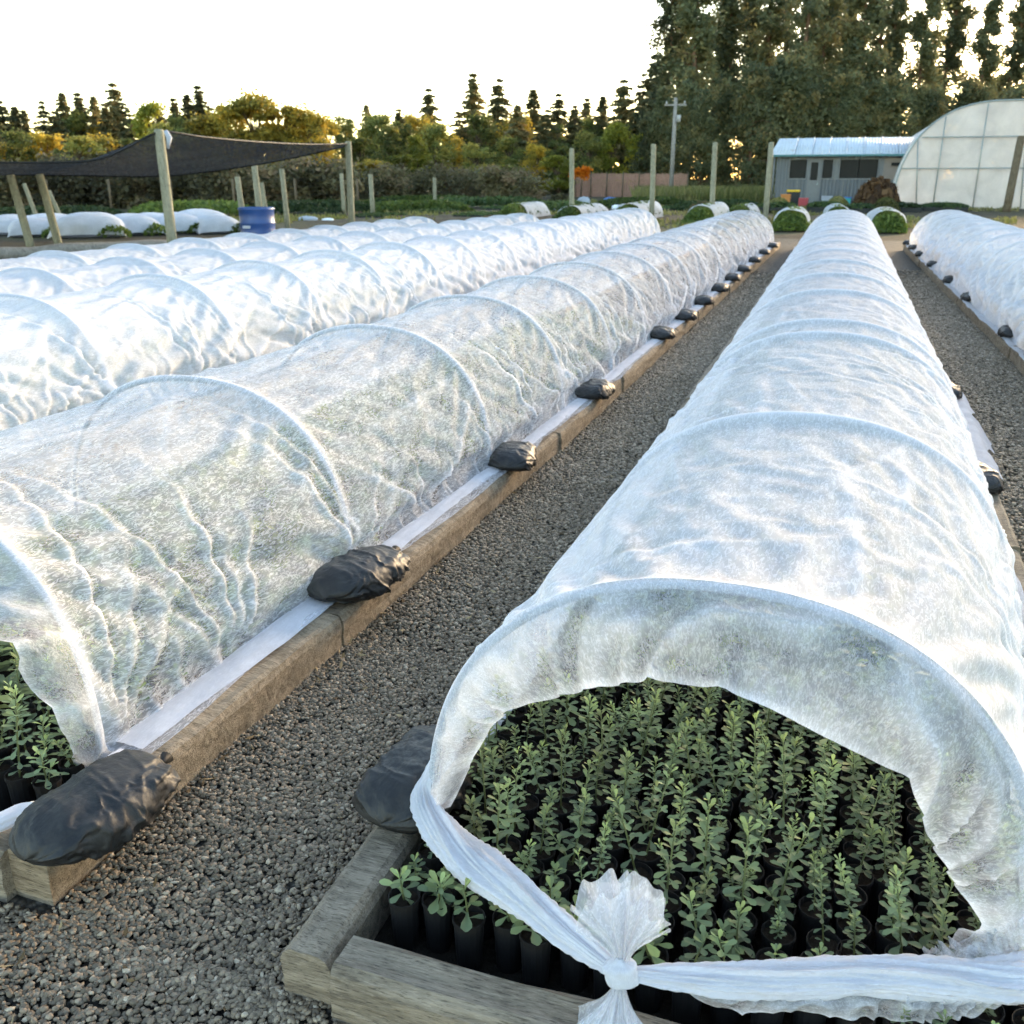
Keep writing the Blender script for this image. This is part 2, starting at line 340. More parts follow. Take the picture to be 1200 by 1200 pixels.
# ------------------------------------------------------------------ ground, gravel
def sheet(name, x0, x1, y0, y1, z, mat, label):
    me = gridmesh(name, np.array([[[x0, y0, z], [x1, y0, z]], [[x0, y1, z], [x1, y1, z]]], float), mat, smooth=False)
    o = link(name, me); return tag(o, label, 'ground', kind='structure')
sheet('ground', -600, 600, -300, 900, 0, MAT['field'], 'patchy brown and green nursery field')
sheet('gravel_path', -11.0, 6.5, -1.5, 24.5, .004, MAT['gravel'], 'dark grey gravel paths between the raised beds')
def gravel():
    rs = np.random.RandomState(5)
    def region(x0, x1, y0, y1, n, s0, s1):
        return np.c_[rs.uniform(x0, x1, n), rs.uniform(y0, y1, n), rs.uniform(s0, s1, n)]
    def fade(x0, x1, y0, y1, n):
        q = region(x0, x1, y0, y1, n, .010, .016); q[:, 1] = y0+(y1-y0)*(1-np.sqrt(1-rs.rand(n)*.999)); return q
    R = [region(-1.36, -.75, 1.05, 2.4, 19000, .0036, .0082), region(-1.36, -.75, 2.4, 4.2, 16000, .0046, .009), region(-1.36, -.75, 4.2, 7.0, 12500, .007, .012), fade(-1.34, -.76, 7.0, 16, 16000), fade(.74, 1.43, 8.5, 17, 15000),
         region(-1.9, .1, .62, 1.12, 19000, .0036, .0082), region(.74, 1.45, 3.6, 8.5, 17000, .008, .013)]
    P = np.concatenate(R); n = len(P)
    g = (1+5**.5)/2
    ico = np.array([(-1,g,0),(1,g,0),(-1,-g,0),(1,-g,0),(0,-1,g),(0,1,g),(0,-1,-g),(0,1,-g),(g,0,-1),(g,0,1),(-g,0,-1),(-g,0,1)])/math.sqrt(1+g*g)
    tri = np.array([(0,11,5),(0,5,1),(0,1,7),(0,7,10),(0,10,11),(1,5,9),(5,11,4),(11,10,2),(10,7,6),(7,1,8),(3,9,4),(3,4,2),(3,2,6),(3,6,8),(3,8,9),(4,9,5),(2,4,11),(6,2,10),(8,6,7),(9,8,1)])
    sc = P[:, 2][:, None]*np.c_[rs.uniform(.9, 1.5, n), rs.uniform(.7, 1.05, n), rs.uniform(.4, .75, n)]
    V = ico[None]*(1+rs.uniform(-.16, .16, (n, 12, 1)))*sc[:, None, :]
    a = rs.uniform(0, 2*PI, n); t = rs.normal(0, .45, n)
    ct, st = np.cos(t)[:, None], np.sin(t)[:, None]
    y, z = V[..., 1]*ct-V[..., 2]*st, V[..., 1]*st+V[..., 2]*ct
    ca, sa = np.cos(a)[:, None], np.sin(a)[:, None]
    X = V[..., 0]*ca-y*sa; Y = V[..., 0]*sa+y*ca
    zz = .006+rs.uniform(0, .008, n)+.004*vnoise(P[:, 0]*5, P[:, 1]*5, 3)
    V = np.stack([X+P[:, :1], Y+P[:, 1:2], z+zz[:, None]], 2).reshape(-1, 3)
    Fc = (tri[None]+12*np.arange(n)[:, None, None]).reshape(-1, 3)
    col = np.repeat(np.clip(rs.beta(1.25, 1.75, n), 0, 1), 12)
    o = link('gravel', trimesh('gravel', V, Fc, MAT['pebble'], True, col))
    tag(o, 'loose dark grey and tan pebbles covering the paths', 'gravel', kind='stuff')
gravel()
def litter():
    rs = np.random.RandomState(15); n = 260; P = np.c_[np.where(rs.rand(n) < .5, rs.uniform(-1.36, -.76, n), -1.34+np.abs(rs.normal(0, .05, n))), rs.uniform(.7, 6.5, n), rs.uniform(.016, .022, n)]
    L = rs.uniform(.006, .022, n)[:, None]; w_ = rs.uniform(.0015, .006, n)[:, None]; a = rs.uniform(0, 6.28, n); d = np.c_[np.cos(a), np.sin(a), rs.normal(0, .2, n)]*L; e = np.c_[-np.sin(a), np.cos(a), rs.normal(0, .4, n)]*w_
    V = np.stack([P-d, P-e, P+d+[0, 0, .003], P+e], 1).reshape(-1, 3)
    tag(link('leaf_litter', trimesh('leaf_litter', V, np.arange(4*n).reshape(-1, 4), MAT['straw'], False, np.repeat(rs.rand(n), 4))), 'dry leaf and straw bits scattered on the gravel', 'litter', kind='stuff')
litter()

# ------------------------------------------------------------------ raised beds
ZT0 = .12                                            # top of the timber edging
TIMB = {}
def timber(parent, p0, p1, wd, ht, mat, seed, name='timber'):
    """a weathered sleeper from p0 to p1 (centre line on the ground)"""
    rs = np.random.RandomState(seed); p0 = np.array(p0, float); p1 = np.array(p1, float); L = np.linalg.norm(p1-p0); ang = math.atan2(p1[1]-p0[1], p1[0]-p0[0])
    n = max(3, int(L/.06)); xs = np.linspace(-L/2, L/2, n); sec = []
    prof = []
    k = 5
    for a, b in (((-1, 0), (-1, 1)), ((-1, 1), (1, 1)), ((1, 1), (1, 0))):
        for i in range(k): prof.append((a[0]+(b[0]-a[0])*i/k, a[1]+(b[1]-a[1])*i/k))
    prof.append((1, 0)); prof = np.array(prof)
    P = np.zeros((n, len(prof), 3)); q = np.arange(len(prof))
    r = .007
    for i, x in enumerate(xs):
        y = prof[:, 0]*wd/2; z = prof[:, 1]*ht
        edge = (np.abs(prof[:, 0]) == 1) & (prof[:, 1] == 1); y = np.where(edge, y*(1-r*2/wd), y); z = np.where(edge, z-r, z)
        y = y+.004*vnoise(x*6+q*.9, q*1.1+seed, seed); z = z+.0045*vnoise(x*7+q*.7+50, q*1.3+seed, seed+1)*(prof[:, 1] > .1)
        P[i] = np.c_[np.full(len(q), x), y, z]
    v = P.reshape(-1, 3); m = len(prof); f = [tuple(t) for t in gridfaces(n, m)] + [tuple(range(m))[::-1], tuple((n-1)*m+j for j in range(m))]
    f = [tuple(reversed(t)) for t in f]
    o = MB().add(v, f).build(name, mat, parent); o.location = [*((p0+p1)/2)[:2], 0]; o.rotation_euler.z = ang+rs.normal(0, .002); return o
def bed(label, x0f, x1f, y0, y1, seed, front=True, L0=1.25, mats=('timber', 'timber'), near_mat=None, wd=.10, left=True, right=True):
    b = empty('raised_bed', (0, 0, 0), label, 'garden bed', 'timber edged nursery beds'); rs = np.random.RandomState(seed)
    for side, fn in ((0, x0f), (1, x1f)):
        if (side == 0 and not left) or (side == 1 and not right): continue
        y = y0; k = 0
        while y < y1-.3:
            L = L0*rs.uniform(.75, 1.25)*(1 if y < 9 else 1.0); e = min(y+L, y1)
            off = wd/2 if side == 0 else -wd/2
            j = rs.normal(0, .006)
            timber(b, (fn(y)+off+j, y+.004), (fn(e)+off+j+rs.normal(0, .004), e-.004), wd, ZT0+rs.normal(0, .004), MAT[mats[side]], seed*100+k+side*50); y = e; k += 1
    if front:
        timber(b, (x0f(y0)+wd+.003, y0+wd/2-.018), (x1f(y0)-wd-.003, y0+wd/2-.018), wd, ZT0-.004, MAT['timber_grey'], seed*100+99)
    xm = [(x0f(y)+wd*.6, x1f(y)-wd*.6) for y in (y0+.06, y1)]
    me = gridmesh('soil', np.array([[[xm[0][0], y0+.06, .018], [xm[0][1], y0+.06, .018]], [[xm[1][0], y1, .018], [xm[1][1], y1, .018]]]), MAT['mulch'], smooth=False)
    link('soil', me, b); return b
xi = lambda *p: (lambda y: float(np.interp(y, [a for a, _ in p], [b for _, b in p])))
YE = 21.3
C_L, C_R = xi((1, -.80), (22, -.80)), xi((1, .62), (3, .74), (6, .80), (22, .80))
A_L, A_R = xi((1, -2.93), (22, -2.72)), xi((1.1, -1.365), (4.2, -1.30), (8, -1.29), (22, -1.17))
D_L, D_R = xi((1, 1.44), (9, 1.40), (22, 1.24)), xi((1, 2.98), (22, 2.80))
bed('raised bed of weathered timber with the open fleece tunnel and tied knot in front', C_L, C_R, 1.105, YE, 1, mats=('timber_greyl', 'timber_greyl'))
bed('raised bed of brown timber left of the gravel path holding black sandbags', A_L, A_R, 1.15, YE, 2)
bed('raised bed edged with timber right of the far gravel path', D_L, D_R, 3.6, YE, 3, front=False, right=False)
for k, (xc, y0, lab) in enumerate(((-4.38, 2.6, 'raised bed under the second white tunnel from the gravel path on the left'), (-6.95, 3.6, 'raised bed under the third white tunnel left of the gravel path'), (-9.4, 4.8, 'raised bed under the fourth white tunnel, nearest the blue barrel'), (4.35, 12.0, 'raised bed under the outermost white tunnel on the right'))):
    bed(lab, (lambda y, x=xc: x-.78), (lambda y, x=xc: x+.78), y0, YE, 4+k, front=False, left=(xc > 0), right=(xc < 0), L0=1.6)

# ------------------------------------------------------------------ draped fleece (position based cloth over the hoops)
def drape(ys, hoop_ix, x0f, af, bf, seed, nu=92, iters=160, slu=.012, slv=.007, hem=.075, ztop=ZT0+.006, pinamp=.02, grav=2e-5, fold=.010, pleat=.34):
    rs = np.random.RandomState(seed); nv = len(ys); ys = np.array(ys)
    t = np.linspace(0, 1, nu); X0 = np.array([x0f(y) for y in ys]); A = np.array([af(y) for y in ys]); B = np.array([bf(y) for y in ys])
    nh = 4; na = nu-2*nh; th = np.linspace(PI, 0, na)
    sx = np.sign(np.cos(th))*np.abs(np.cos(th))**.9; sz = np.abs(np.sin(th))**.82
    P = np.zeros((nv, nu, 3))
    P[:, nh:nh+na, 0] = X0[:, None]+A[:, None]*sx; P[:, nh:nh+na, 2] = ztop+B[:, None]*sz
    hx = np.linspace(1, 0, nh, endpoint=False)*hem
    P[:, :nh, 0] = (X0-A)[:, None]-hx; P[:, nh+na:, 0] = (X0+A)[:, None]+hx[::-1]
    P[:, :nh, 2] = ztop; P[:, nh+na:, 2] = ztop; P[:, :, 1] = ys[:, None]
    hoopP = P.copy()
    lu = np.linalg.norm(P[:, 1:]-P[:, :-1], axis=2); lv = np.linalg.norm(P[1:]-P[:-1], axis=2)
    lu = lu*(1+slu); lv = lv*(1+slv)
    l2u = np.linalg.norm(P[:, 2:]-P[:, :-2], axis=2); l2v = np.linalg.norm(P[2:]-P[:-2], axis=2)
    ld1 = np.linalg.norm(P[1:, 1:]-P[:-1, :-1], axis=2)*1.006; ld2 = np.linalg.norm(P[1:, :-1]-P[:-1, 1:], axis=2)*1.006
    # pinned hem: gathers towards the bags
    wy = pinamp*(vnoise(ys*2.3, ys*0, seed+1)+.7*vnoise(ys*5.1, ys*0, seed+2)); wx = .016*vnoise(ys*3.1, ys*0+4, seed+3)
    wz = np.abs(.012*vnoise(ys*4.0, ys*0+9, seed+4))
    wy2 = pinamp*(vnoise(ys*2.1+30, ys*0, seed+5)+.7*vnoise(ys*5.3, ys*0, seed+6))
    P[:, :nh, 1] += wy[:, None]; P[:, nu-nh:, 1] += wy2[:, None]
    P[:, :nh, 0] -= wx[:, None]; P[:, nu-nh:, 0] += wx[:, None]; P[:, :nh-1, 2] += wz[:, None]; P[:, nu-nh+1:, 2] += wz[:, None]
    pin = np.zeros((nv, nu, 1)); pin[:, nh-1:nu-nh+1] = 1
    # sag start + random seeds for wrinkles
    hy = ys[hoop_ix]; d = np.array([np.abs(hy-y).min() for y in ys]); free = np.clip(d/.3, 0, 1)[:, None]
    U, Vv = np.meshgrid(np.linspace(0, 2.1, nu), ys)
    bump = .006*fbm(U*5+Vv*2.2, Vv*3-U*1.5, seed+7, 3)+.003*fbm(U*14, Vv*9, seed+8, 2)
    nrm = np.zeros_like(P); nrm[:, nh:nh+na, 0] = np.cos(th); nrm[:, nh:nh+na, 2] = np.sin(th)
    P += nrm*(bump*free)[..., None]*1.0
    P[1:-1] += 0
    endpin = pin.copy(); endpin[0] = 0; endpin[-1] = 0
    V = np.zeros_like(P); hoop_ix = np.array(hoop_ix)
    def con(a, b, L, k, ks):
        dlt = b-a; l = np.sqrt((dlt*dlt).sum(-1)); e = (l-L)/np.maximum(l, 1e-6)
        e = np.where(e > 0, e*k, e*ks)*.5
        c = dlt*e[..., None]; a += c; b -= c
    for it in range(iters):
        old = P.copy(); P += V*.92*endpin; P[..., 2:] -= grav*endpin
        for rep in range(2):
            for o in (0, 1):
                m = (nu-o)//2*2; con(P[:, o:o+m:2], P[:, o+1:o+m:2], lu[:, o:o+m:2][:, :m//2], 1, .35)
                m = (nv-o)//2*2; con(P[o:o+m:2], P[o+1:o+m:2], lv[o:o+m:2][:m//2], 1, .35)
            for o in (0, 1):
                m = (nv-o)//2*2
                con(P[o:o+m:2, :-1], P[o+1:o+m:2, 1:], ld1[o:o+m:2][:m//2], .5, .35); con(P[o:o+m:2, 1:], P[o+1:o+m:2, :-1], ld2[o:o+m:2][:m//2], .5, .35)
            for o in range(4):
                s = slice(o, nu-2, 4); a = P[:, o:nu-2:4]; b = P[:, o+2:nu:4]; con(a, b, l2u[:, o::4][:, :a.shape[1]], 0, .22)
                a = P[o:nv-2:4]; b = P[o+2:nv:4]; con(a, b, l2v[o::4][:a.shape[0]], 0, .22)
            P[:] = np.where(endpin > 0, P, old)
            # hoops hold the cloth out
            Q = P[hoop_ix]; x0 = X0[hoop_ix][:, None]; aa = A[hoop_ix][:, None]; bb = B[hoop_ix][:, None]
            rx = (Q[..., 0]-x0)/aa; rz = np.maximum(Q[..., 2]-ztop, 0)/bb
            rr = (np.abs(rx)**(2/.9)+rz**(2/.82))**.45; inside = (rr < 1) & (Q[..., 2] > ztop+.02)
            s = np.where(inside, 1/np.maximum(rr, .3), 1); s = 1+(s-1)*.8
            Q[..., 0] = x0+(Q[..., 0]-x0)*s; Q[..., 2] = ztop+(Q[..., 2]-ztop)*s
            Q[..., 1] += (ys[hoop_ix][:, None]-Q[..., 1])*.15*endpin[hoop_ix][..., 0]
            P[hoop_ix] = Q
            P[..., 2] = np.maximum(P[..., 2], ztop-.002)
        V = P-old
    # finer grid (four-point scheme), then tension creases running from the hoop feet and bags
    def up(A, ax):
        A = np.moveaxis(A, ax, 0); E = np.concatenate([2*A[:1]-A[1:2], A, 2*A[-1:]-A[-2:-1]]); mid = (-E[:-3]+9*E[1:-2]+9*E[2:-1]-E[3:])/16
        o = np.empty((2*len(A)-1,)+A.shape[1:]); o[::2] = A; o[1::2] = mid; return np.moveaxis(o, 0, ax)
    cu = np.concatenate([np.zeros((nv, 1)), np.cumsum(lu, 1)], 1)
    P = up(up(P, 0), 1); U = up(up(cu, 0), 1); Vv = np.repeat(up(ys.astype(float), 0)[:, None], U.shape[1], 1); yv = Vv[:, 0]
    du = np.gradient(P, axis=1); dvv = np.gradient(P, axis=0); nn = np.cross(du, dvv); nn /= np.linalg.norm(nn, axis=2)[..., None]+1e-9
    if nn[:, nn.shape[1]//2, 2].mean() < 0: nn = -nn
    Um = U[:, -1:]; sb = np.minimum(U, Um-U); D = np.zeros_like(U); dh = np.abs(yv[:, None]-hy[None]).min(1)[:, None]
    def crease(y0, s0, dy, ds, side, amp, wd):
        L = math.hypot(dy, ds); lo, hi = min(y0, y0+dy)-.12, max(y0, y0+dy)+.12; i0, i1 = np.searchsorted(yv, lo), np.searchsorted(yv, hi)
        if i1-i0 < 2: return
        u_ = (U if side == 0 else Um-U)[i0:i1]-s0; v_ = Vv[i0:i1]-y0; t = (u_*ds+v_*dy)/(L*L); q = (v_*ds-u_*dy)/L+.006*L*np.sin(t*3.0+y0*7)
        tp = np.where((t > 0) & (t < 1), np.minimum(1, 5*t)*(1-np.clip(t, 0, 1))**.8, 0); w2 = wd*(.5+1.0*np.clip(t, 0, 1))
        D[i0:i1] += amp*tp*(np.exp(-np.abs(q)/w2)-.45*np.exp(-((q-2.2*w2)/(1.6*w2))**2))
    anch = list(hy)+[(p+q)/2+rs.uniform(-.15, .15) for p, q in zip(hy[:-1], hy[1:])]
    for ya in anch:
        cs = 1 if ya < 9 else .8
        for side in (0, 1):
            for k in range(rs.randint(4, 7)):
                an = rs.choice([-1, 1])*rs.uniform(.10, 1.15); Lc = rs.uniform(.45, 1.25); crease(ya+rs.uniform(-.05, .05), rs.uniform(.06, .14), Lc*math.sin(an), Lc*math.cos(an), side, fold*rs.uniform(.4, 1.2)*cs, rs.uniform(.007, .017))
            for k in range(rs.randint(2, 5)):
                crease(ya+rs.uniform(-.5, .5), rs.uniform(.02, .08), rs.uniform(-.06, .06), rs.uniform(.15, .40), side, fold*rs.uniform(.4, .9), rs.uniform(.007, .014))
        for k in range(rs.randint(2, 5)):
            crease(ya, rs.uniform(.5, 1.0), rs.choice([-1, 1])*rs.uniform(.7, 1.3), rs.uniform(-.3, .3), rs.randint(2), fold*rs.uniform(.25, .6), rs.uniform(.008, .02))
    f3 = (np.clip(1-np.abs(vnoise(Vv*7.5+.6*vnoise(U*3, Vv*2, seed), U*.8, seed+24)*1.5), 0, 1)**1.7-.3)*np.exp(-(sb/pleat)**2)
    f4 = fbm(U*6+Vv*2, Vv*4, seed+25, 2)
    body = np.clip(sb/.12, 0, 1)*np.clip(dh/.07, .0, 1)
    P = P+nn*((D+fold*.7*f3+.0016*f4)*body)[..., None]
    uv = np.stack([U-Um*.5, Vv], 2)
    # doubled cloth: gathered creases and the band pressed on each hoop are denser
    dens = np.clip(D/max(fold, 1e-4)*.62, -.25, 1)*np.clip(sb/.05, 0, 1)+.34*np.exp(-(dh/.022)**2)*np.clip(sb/.1, 0, 1)
    return P, uv, dens
def yrows(hoops, dv):
    ys = [hoops[0]]; ix = [0]
    for a, b in zip(hoops[:-1], hoops[1:]):
        n = max(4, int(round((b-a)/dv((a+b)/2)))); ys += list(np.linspace(a, b, n+1)[1:]); ix.append(len(ys)-1)
    return ys, ix
def hoop_pts(x, y, a, b, n=40, lean=0.0):
    th = np.linspace(PI, 0, n)
    c, s = np.cos(th), np.sin(th)
    p = np.c_[x+(a-.012)*np.sign(c)*np.abs(c)**.9, np.full(n, y), ZT0+.006+(b-.012)*np.abs(s)**.82]
    f = p[0].copy(); f[2] = .01; g = p[-1].copy(); g[2] = .01
    return np.vstack([f, p, g])
def tunnel(label, hoops, x0f, af, bf, seed, dv, mat, nu=92, iters=160, hmat='hoop', hr=.0085, sub=1, show_hoops=99, **kw):
    r = empty('fleece_tunnel', (x0f(hoops[0]), hoops[0], 0), label, 'row cover', 'white fleece tunnels over the beds')
    ys, ix = yrows(hoops, dv); P, uv, dens = drape(ys, ix, x0f, af, bf, seed, nu, iters, **kw)
    off = np.array(r.location)
    me = gridmesh('cover', P-off, MAT[mat], uv); at = me.attributes.new('fold', 'FLOAT', 'POINT'); at.data.foreach_set('value', dens.reshape(-1).astype(np.float32)); o = link('cover', me, r)
    for k, y in enumerate(hoops[:show_hoops]):
        m = MB().tube(hoop_pts(x0f(y), y, af(y), bf(y))-off, hr, 7); m.build('hoop', MAT[hmat], r, True)
    return r, P
CX = xi((1.49, -.118), (2.84, -.03), (4.9, .012), (22, .02)); CA = xi((1.49, .566), (2.84, .622), (4.9, .635), (12, .655), (22, .69)); CB = xi((1.49, .632), (2.84, .622), (4.9, .63), (22, .66))
HC = [1.487, 2.844, 4.45, 4.86, 6.2, 7.3, 8.5, 9.8, 11.1, 12.4, 13.7, 15, 16.3, 17.6, 18.9, 20.2, 21.2]
ctun, CP = tunnel('white fleece tunnel on the centre bed with open front tied in a knot', HC, CX, CA, CB, 11, lambda y: .022 if y < 5.5 else (.035 if y < 9 else .06), 'fabric', 96, 150, slu=.004, slv=.004, pinamp=.010, grav=1.6e-5, fold=.014)
AX = xi((1.3, -2.12), (2.69, -2.08), (4, -2.03), (22, -1.93)); AAf = xi((1, .60), (4, .60), (22, .66)); ABf = xi((1, .63), (22, .64))
HA = [1.50, 2.69, 3.97, 5.2, 6.4, 7.6, 8.8, 10, 11.2, 12.4, 13.6, 14.8, 16, 17.2, 18.4, 19.6, 20.8]
atun, AP = tunnel('long white fleece tunnel on the bed left of the gravel path', HA, AX, AAf, ABf, 21, lambda y: .022 if y < 6.2 else (.035 if y < 10 else .06), 'fabric_near', 92, 150, slu=.004, slv=.007, pinamp=.010, grav=2.6e-5, hem=.10, fold=.017)
kw = dict(iters=110, grav=5e-5, fold=.032, pleat=.5)
tunnel('white fleece tunnel second from the gravel path on the left', [3.1, 4.2, 5.42, 6.6, 7.8, 9, 10.2, 11.4, 12.6, 13.8, 15, 16.2, 17.4, 18.6, 19.8, 21], xi((0, -4.42), (22, -4.30)), xi((0, .64), (22, .64)), xi((0, .66), (22, .66)), 31, lambda y: .030 if y < 9 else .06, 'fabric', 76, slv=.014, slu=.018, pinamp=.018, **kw)
tunnel('white fleece tunnel third from the gravel path on the left', [4.3, 5.6, 6.9, 8.2, 9.5, 10.8, 12.1, 13.4, 14.7, 16, 17.3, 18.6, 19.9, 21.1], xi((0, -7.0), (22, -6.9)), xi((0, .62), (22, .62)), xi((0, .50), (22, .52)), 41, lambda y: .045 if y < 12 else .07, 'fabric_far', 56, slv=.014, slu=.02, pinamp=.035, iters=90, grav=7e-5, fold=.02)
tunnel('white fleece tunnel fourth from the gravel path on the left', [5.6, 7, 8.4, 9.8, 11.2, 12.6, 14, 15.4, 16.8, 18.2, 19.6, 21], xi((0, -9.4), (22, -9.4)), xi((0, .62), (22, .62)), xi((0, .40), (22, .42)), 51, lambda y: .055, 'fabric_far', 50, slv=.016, slu=.02, pinamp=.035, iters=80, grav=8e-5, fold=.02)
tunnel('white fleece tunnel on the bed right of the right-hand gravel path', [4.2, 5.5, 6.7, 7.9, 9.1, 10.3, 11.5, 12.7, 13.9, 15.1, 16.3, 17.5, 18.7, 19.9, 21], xi((0, 2.13), (22, 1.98)), xi((0, .60), (22, .66)), xi((0, .66), (22, .68)), 61, lambda y: .034 if y < 12 else .05, 'fabric_far', 70, slv=.012, slu=.02, pinamp=.04, iters=110, grav=5e-5, fold=.034, pleat=.75)
tunnel('white fleece tunnel at the far right edge, beyond the nearer right tunnel', [11.5, 13, 14.5, 16, 17.5, 19, 20.5], xi((0, 4.35), (22, 4.35)), xi((0, .66), (22, .66)), xi((0, .70), (22, .70)), 71, lambda y: .06, 'fabric_far', 46, iters=70)

# ---- open front end of the centre tunnel: flap, gathered hem, knot, frills
def resample(pts, n):
    pts = np.asarray(pts, float); d = np.r_[0, np.cumsum(np.linalg.norm(np.diff(pts, axis=0), axis=1))]; t = np.linspace(0, d[-1], n)
    return np.stack([np.interp(t, d, pts[:, i]) for i in range(pts.shape[1])], 1)
def smooth_path(ctrl, n):
    """Catmull-Rom through control points"""
    c = np.asarray(ctrl, float); c = np.vstack([2*c[0]-c[1], c, 2*c[-1]-c[-2]]); out = []
    for i in range(1, len(c)-2):
        for t in np.linspace(0, 1, 24, endpoint=False):
            out.append(.5*((2*c[i])+(-c[i-1]+c[i+1])*t+(2*c[i-1]-5*c[i]+4*c[i+1]-c[i+2])*t*t+(-c[i-1]+3*c[i]-3*c[i+1]+c[i+2])*t**3))
    out.append(c[-2]); return resample(np.array(out), n)
def flap(parent, outer, inner, seed, mat, nr=26, amp=.024, bulge=.03, name='end_flap'):
    off = np.array(parent.location); n = len(outer); rs = np.random.RandomState(seed); s = np.linspace(0, 1, nr)[:, None, None]
    P = outer[None]*(1-s)+inner[None]*s
    du = np.gradient(P, axis=1); dv = np.gradient(P, axis=0); nn = np.cross(du, dv); nn /= np.linalg.norm(nn, axis=2)[..., None]+1e-9
    if nn[:, :, 1].mean() > 0: nn = -nn
    u = np.linspace(0, 1, n)[None, :]; sv = np.linspace(0, 1, nr)[:, None]
    ph = u*26+sv*(3*vnoise(u*4, sv*0, seed)); fold = 1-np.abs(vnoise(ph, sv*1.2, seed+1)); fold = fold**2
    fine = fbm(u*40, sv*7, seed+4, 3)
    disp = bulge*np.sin(sv*PI)*.8+amp*np.sin(np.minimum(sv*1.6, 1)*PI/2)*(fold-.5)+.004*fine*sv
    P = P+nn*disp[..., None]
    L = np.r_[0, np.cumsum(np.linalg.norm(np.diff(outer, axis=0), axis=1))]; uv = np.stack([np.repeat(L[None], nr, 0), np.repeat(np.linspace(0, .35, nr)[:, None], n, 1)], 2)
    me = gridmesh(name, P-off, MAT[mat], uv); at = me.attributes.new('fold', 'FLOAT', 'POINT'); at.data.foreach_set('value', (np.clip((fold-.45)*.62, -.12, .5)*np.clip(sv*4, 0, 1)+.35*np.exp(-(sv/.05)**2)+.35*np.exp(-((1-sv)/.06)**2)+0*u).reshape(-1).astype(np.float32))
    return link(name, me, parent)
def rope(parent, ctrl, rads, seed, n=110, m=96, flat=.72, twist=2.0, mat='gather', name='gathered_hem', ridges=9, amp=.24):
    off = np.array(parent.location); p = smooth_path(ctrl, n); r = np.interp(np.linspace(0, 1, n), np.linspace(0, 1, len(rads)), rads)
    tg = np.gradient(p, axis=0); tg /= np.linalg.norm(tg, axis=1)[:, None]; th = np.linspace(0, 2*PI, m, endpoint=False); s = np.linspace(0, 1, n)
    e1 = np.cross(tg, [0, 0, 1.0]); e1 /= np.linalg.norm(e1, axis=1)[:, None]; e2 = np.cross(e1, tg)
    q = th[None]+twist*s[:, None]
    rid = sum(a*(1-np.abs(np.sin(k*q/2+ph+1.5*vnoise(s*3+k, s*0, seed+k)[:, None])))**2.2 for k, a, ph in ((ridges, 1.0, .3), (ridges-3, 1.0, 1.1), (ridges+7, .6, 2.2), (ridges+16, .35, .7)))
    rr = r[:, None]*(.70+amp*rid+.06*fbm(s[:, None]*18, q*1.5, seed+9, 2))
    P = p[:, None]+e1[:, None]*(rr*np.cos(th))[..., None]+e2[:, None]*(rr*flat*np.sin(th))[..., None]
    L = np.linalg.norm(np.diff(p, axis=0), axis=1).sum(); uv = np.stack([np.repeat((th/(2*PI)*.3)[None], n, 0), np.repeat((s*L)[:, None], m, 1)], 2)
    P = np.concatenate([P, P[:, :1]], 1); uv = np.concatenate([uv, uv[:, :1]+[[.3, 0]]], 1)
    return link(name, gridmesh(name, P-off, MAT[mat], uv), parent)
def frill(parent, base, axis, h, spread, seed, name='frill', side=(1, 0, 0), layers=3, mat='fabric_gath'):
    """soft fan of pleated cloth sheets spreading from the knot"""
    off = np.array(parent.location); n, m = 34, 130; ax = np.array(axis, float); ax /= np.linalg.norm(ax); rs = np.random.RandomState(seed)
    e1 = np.array(side, float); e1 -= ax*(e1@ax); e1 /= np.linalg.norm(e1); e2 = np.cross(ax, e1)
    for l in range(layers):
        s_ = np.linspace(.03, 1, n)[:, None]; u = np.linspace(-1, 1, m)[None]; ph = u*spread*rs.uniform(.8, 1.1)+rs.uniform(-.12, .12)
        k = rs.randint(5, 8); wv = np.sin(k*u*2.2+rs.uniform(0, 6))+.5*np.sin((2*k+3)*u+rs.uniform(0, 6)+s_)+.35*np.sin(23*u+rs.uniform(0, 6))
        R_ = h*rs.uniform(.8, 1.08)*(1-.22*u**2+.10*fbm(u*2.2+seed, u*0+l, seed+l, 2)+.03*wv); r = s_*R_; t = ph*np.minimum(1, .25+.95*s_**.7)
        dep = (l-(layers-1)/2)*.022*s_+.011*wv*s_**.8+.012*s_**2*np.sin(u*3+l)
        P = np.array(base)+ax*(r*np.cos(t))[..., None]+e1*(r*np.sin(t)+.006*u)[..., None]+e2*(dep+0*r)[..., None]+ax*(-.12*h*s_**3*np.abs(u)**2)[..., None]
        uv = np.stack([u*.09+0*s_, s_*h+0*u], 2); link(name, gridmesh(name, P-off, MAT[mat], uv), parent)
def knot(parent, c, r, seed):
    off = np.array(parent.location); n, m = 28, 40; ph = np.linspace(0, PI, n)[:, None]; th = np.linspace(0, 2*PI, m)[None]
    rid = 1-np.abs(np.sin(2.5*ph*1.2+.9*np.sin(th+seed)))
    rr = r*(.86+.18*rid+.06*fbm(ph*4+0*th, th*2+0*ph, seed, 2))
    P = np.stack([1.1*rr*np.sin(ph)*np.cos(th), .9*rr*np.sin(ph)*np.sin(th), .98*rr*np.cos(ph)+0*th], 2)+np.array(c)
    uv = np.stack([th*.03+0*ph, ph*.05+0*th], 2)
    return link('knot', gridmesh('knot', P-off, MAT['gather'], uv), parent)
y1 = HC[0]
out_c = CP[0, 3:-3]                                                # the cloth line on the front hoop
n_o = 150; out_c = resample(out_c, n_o)
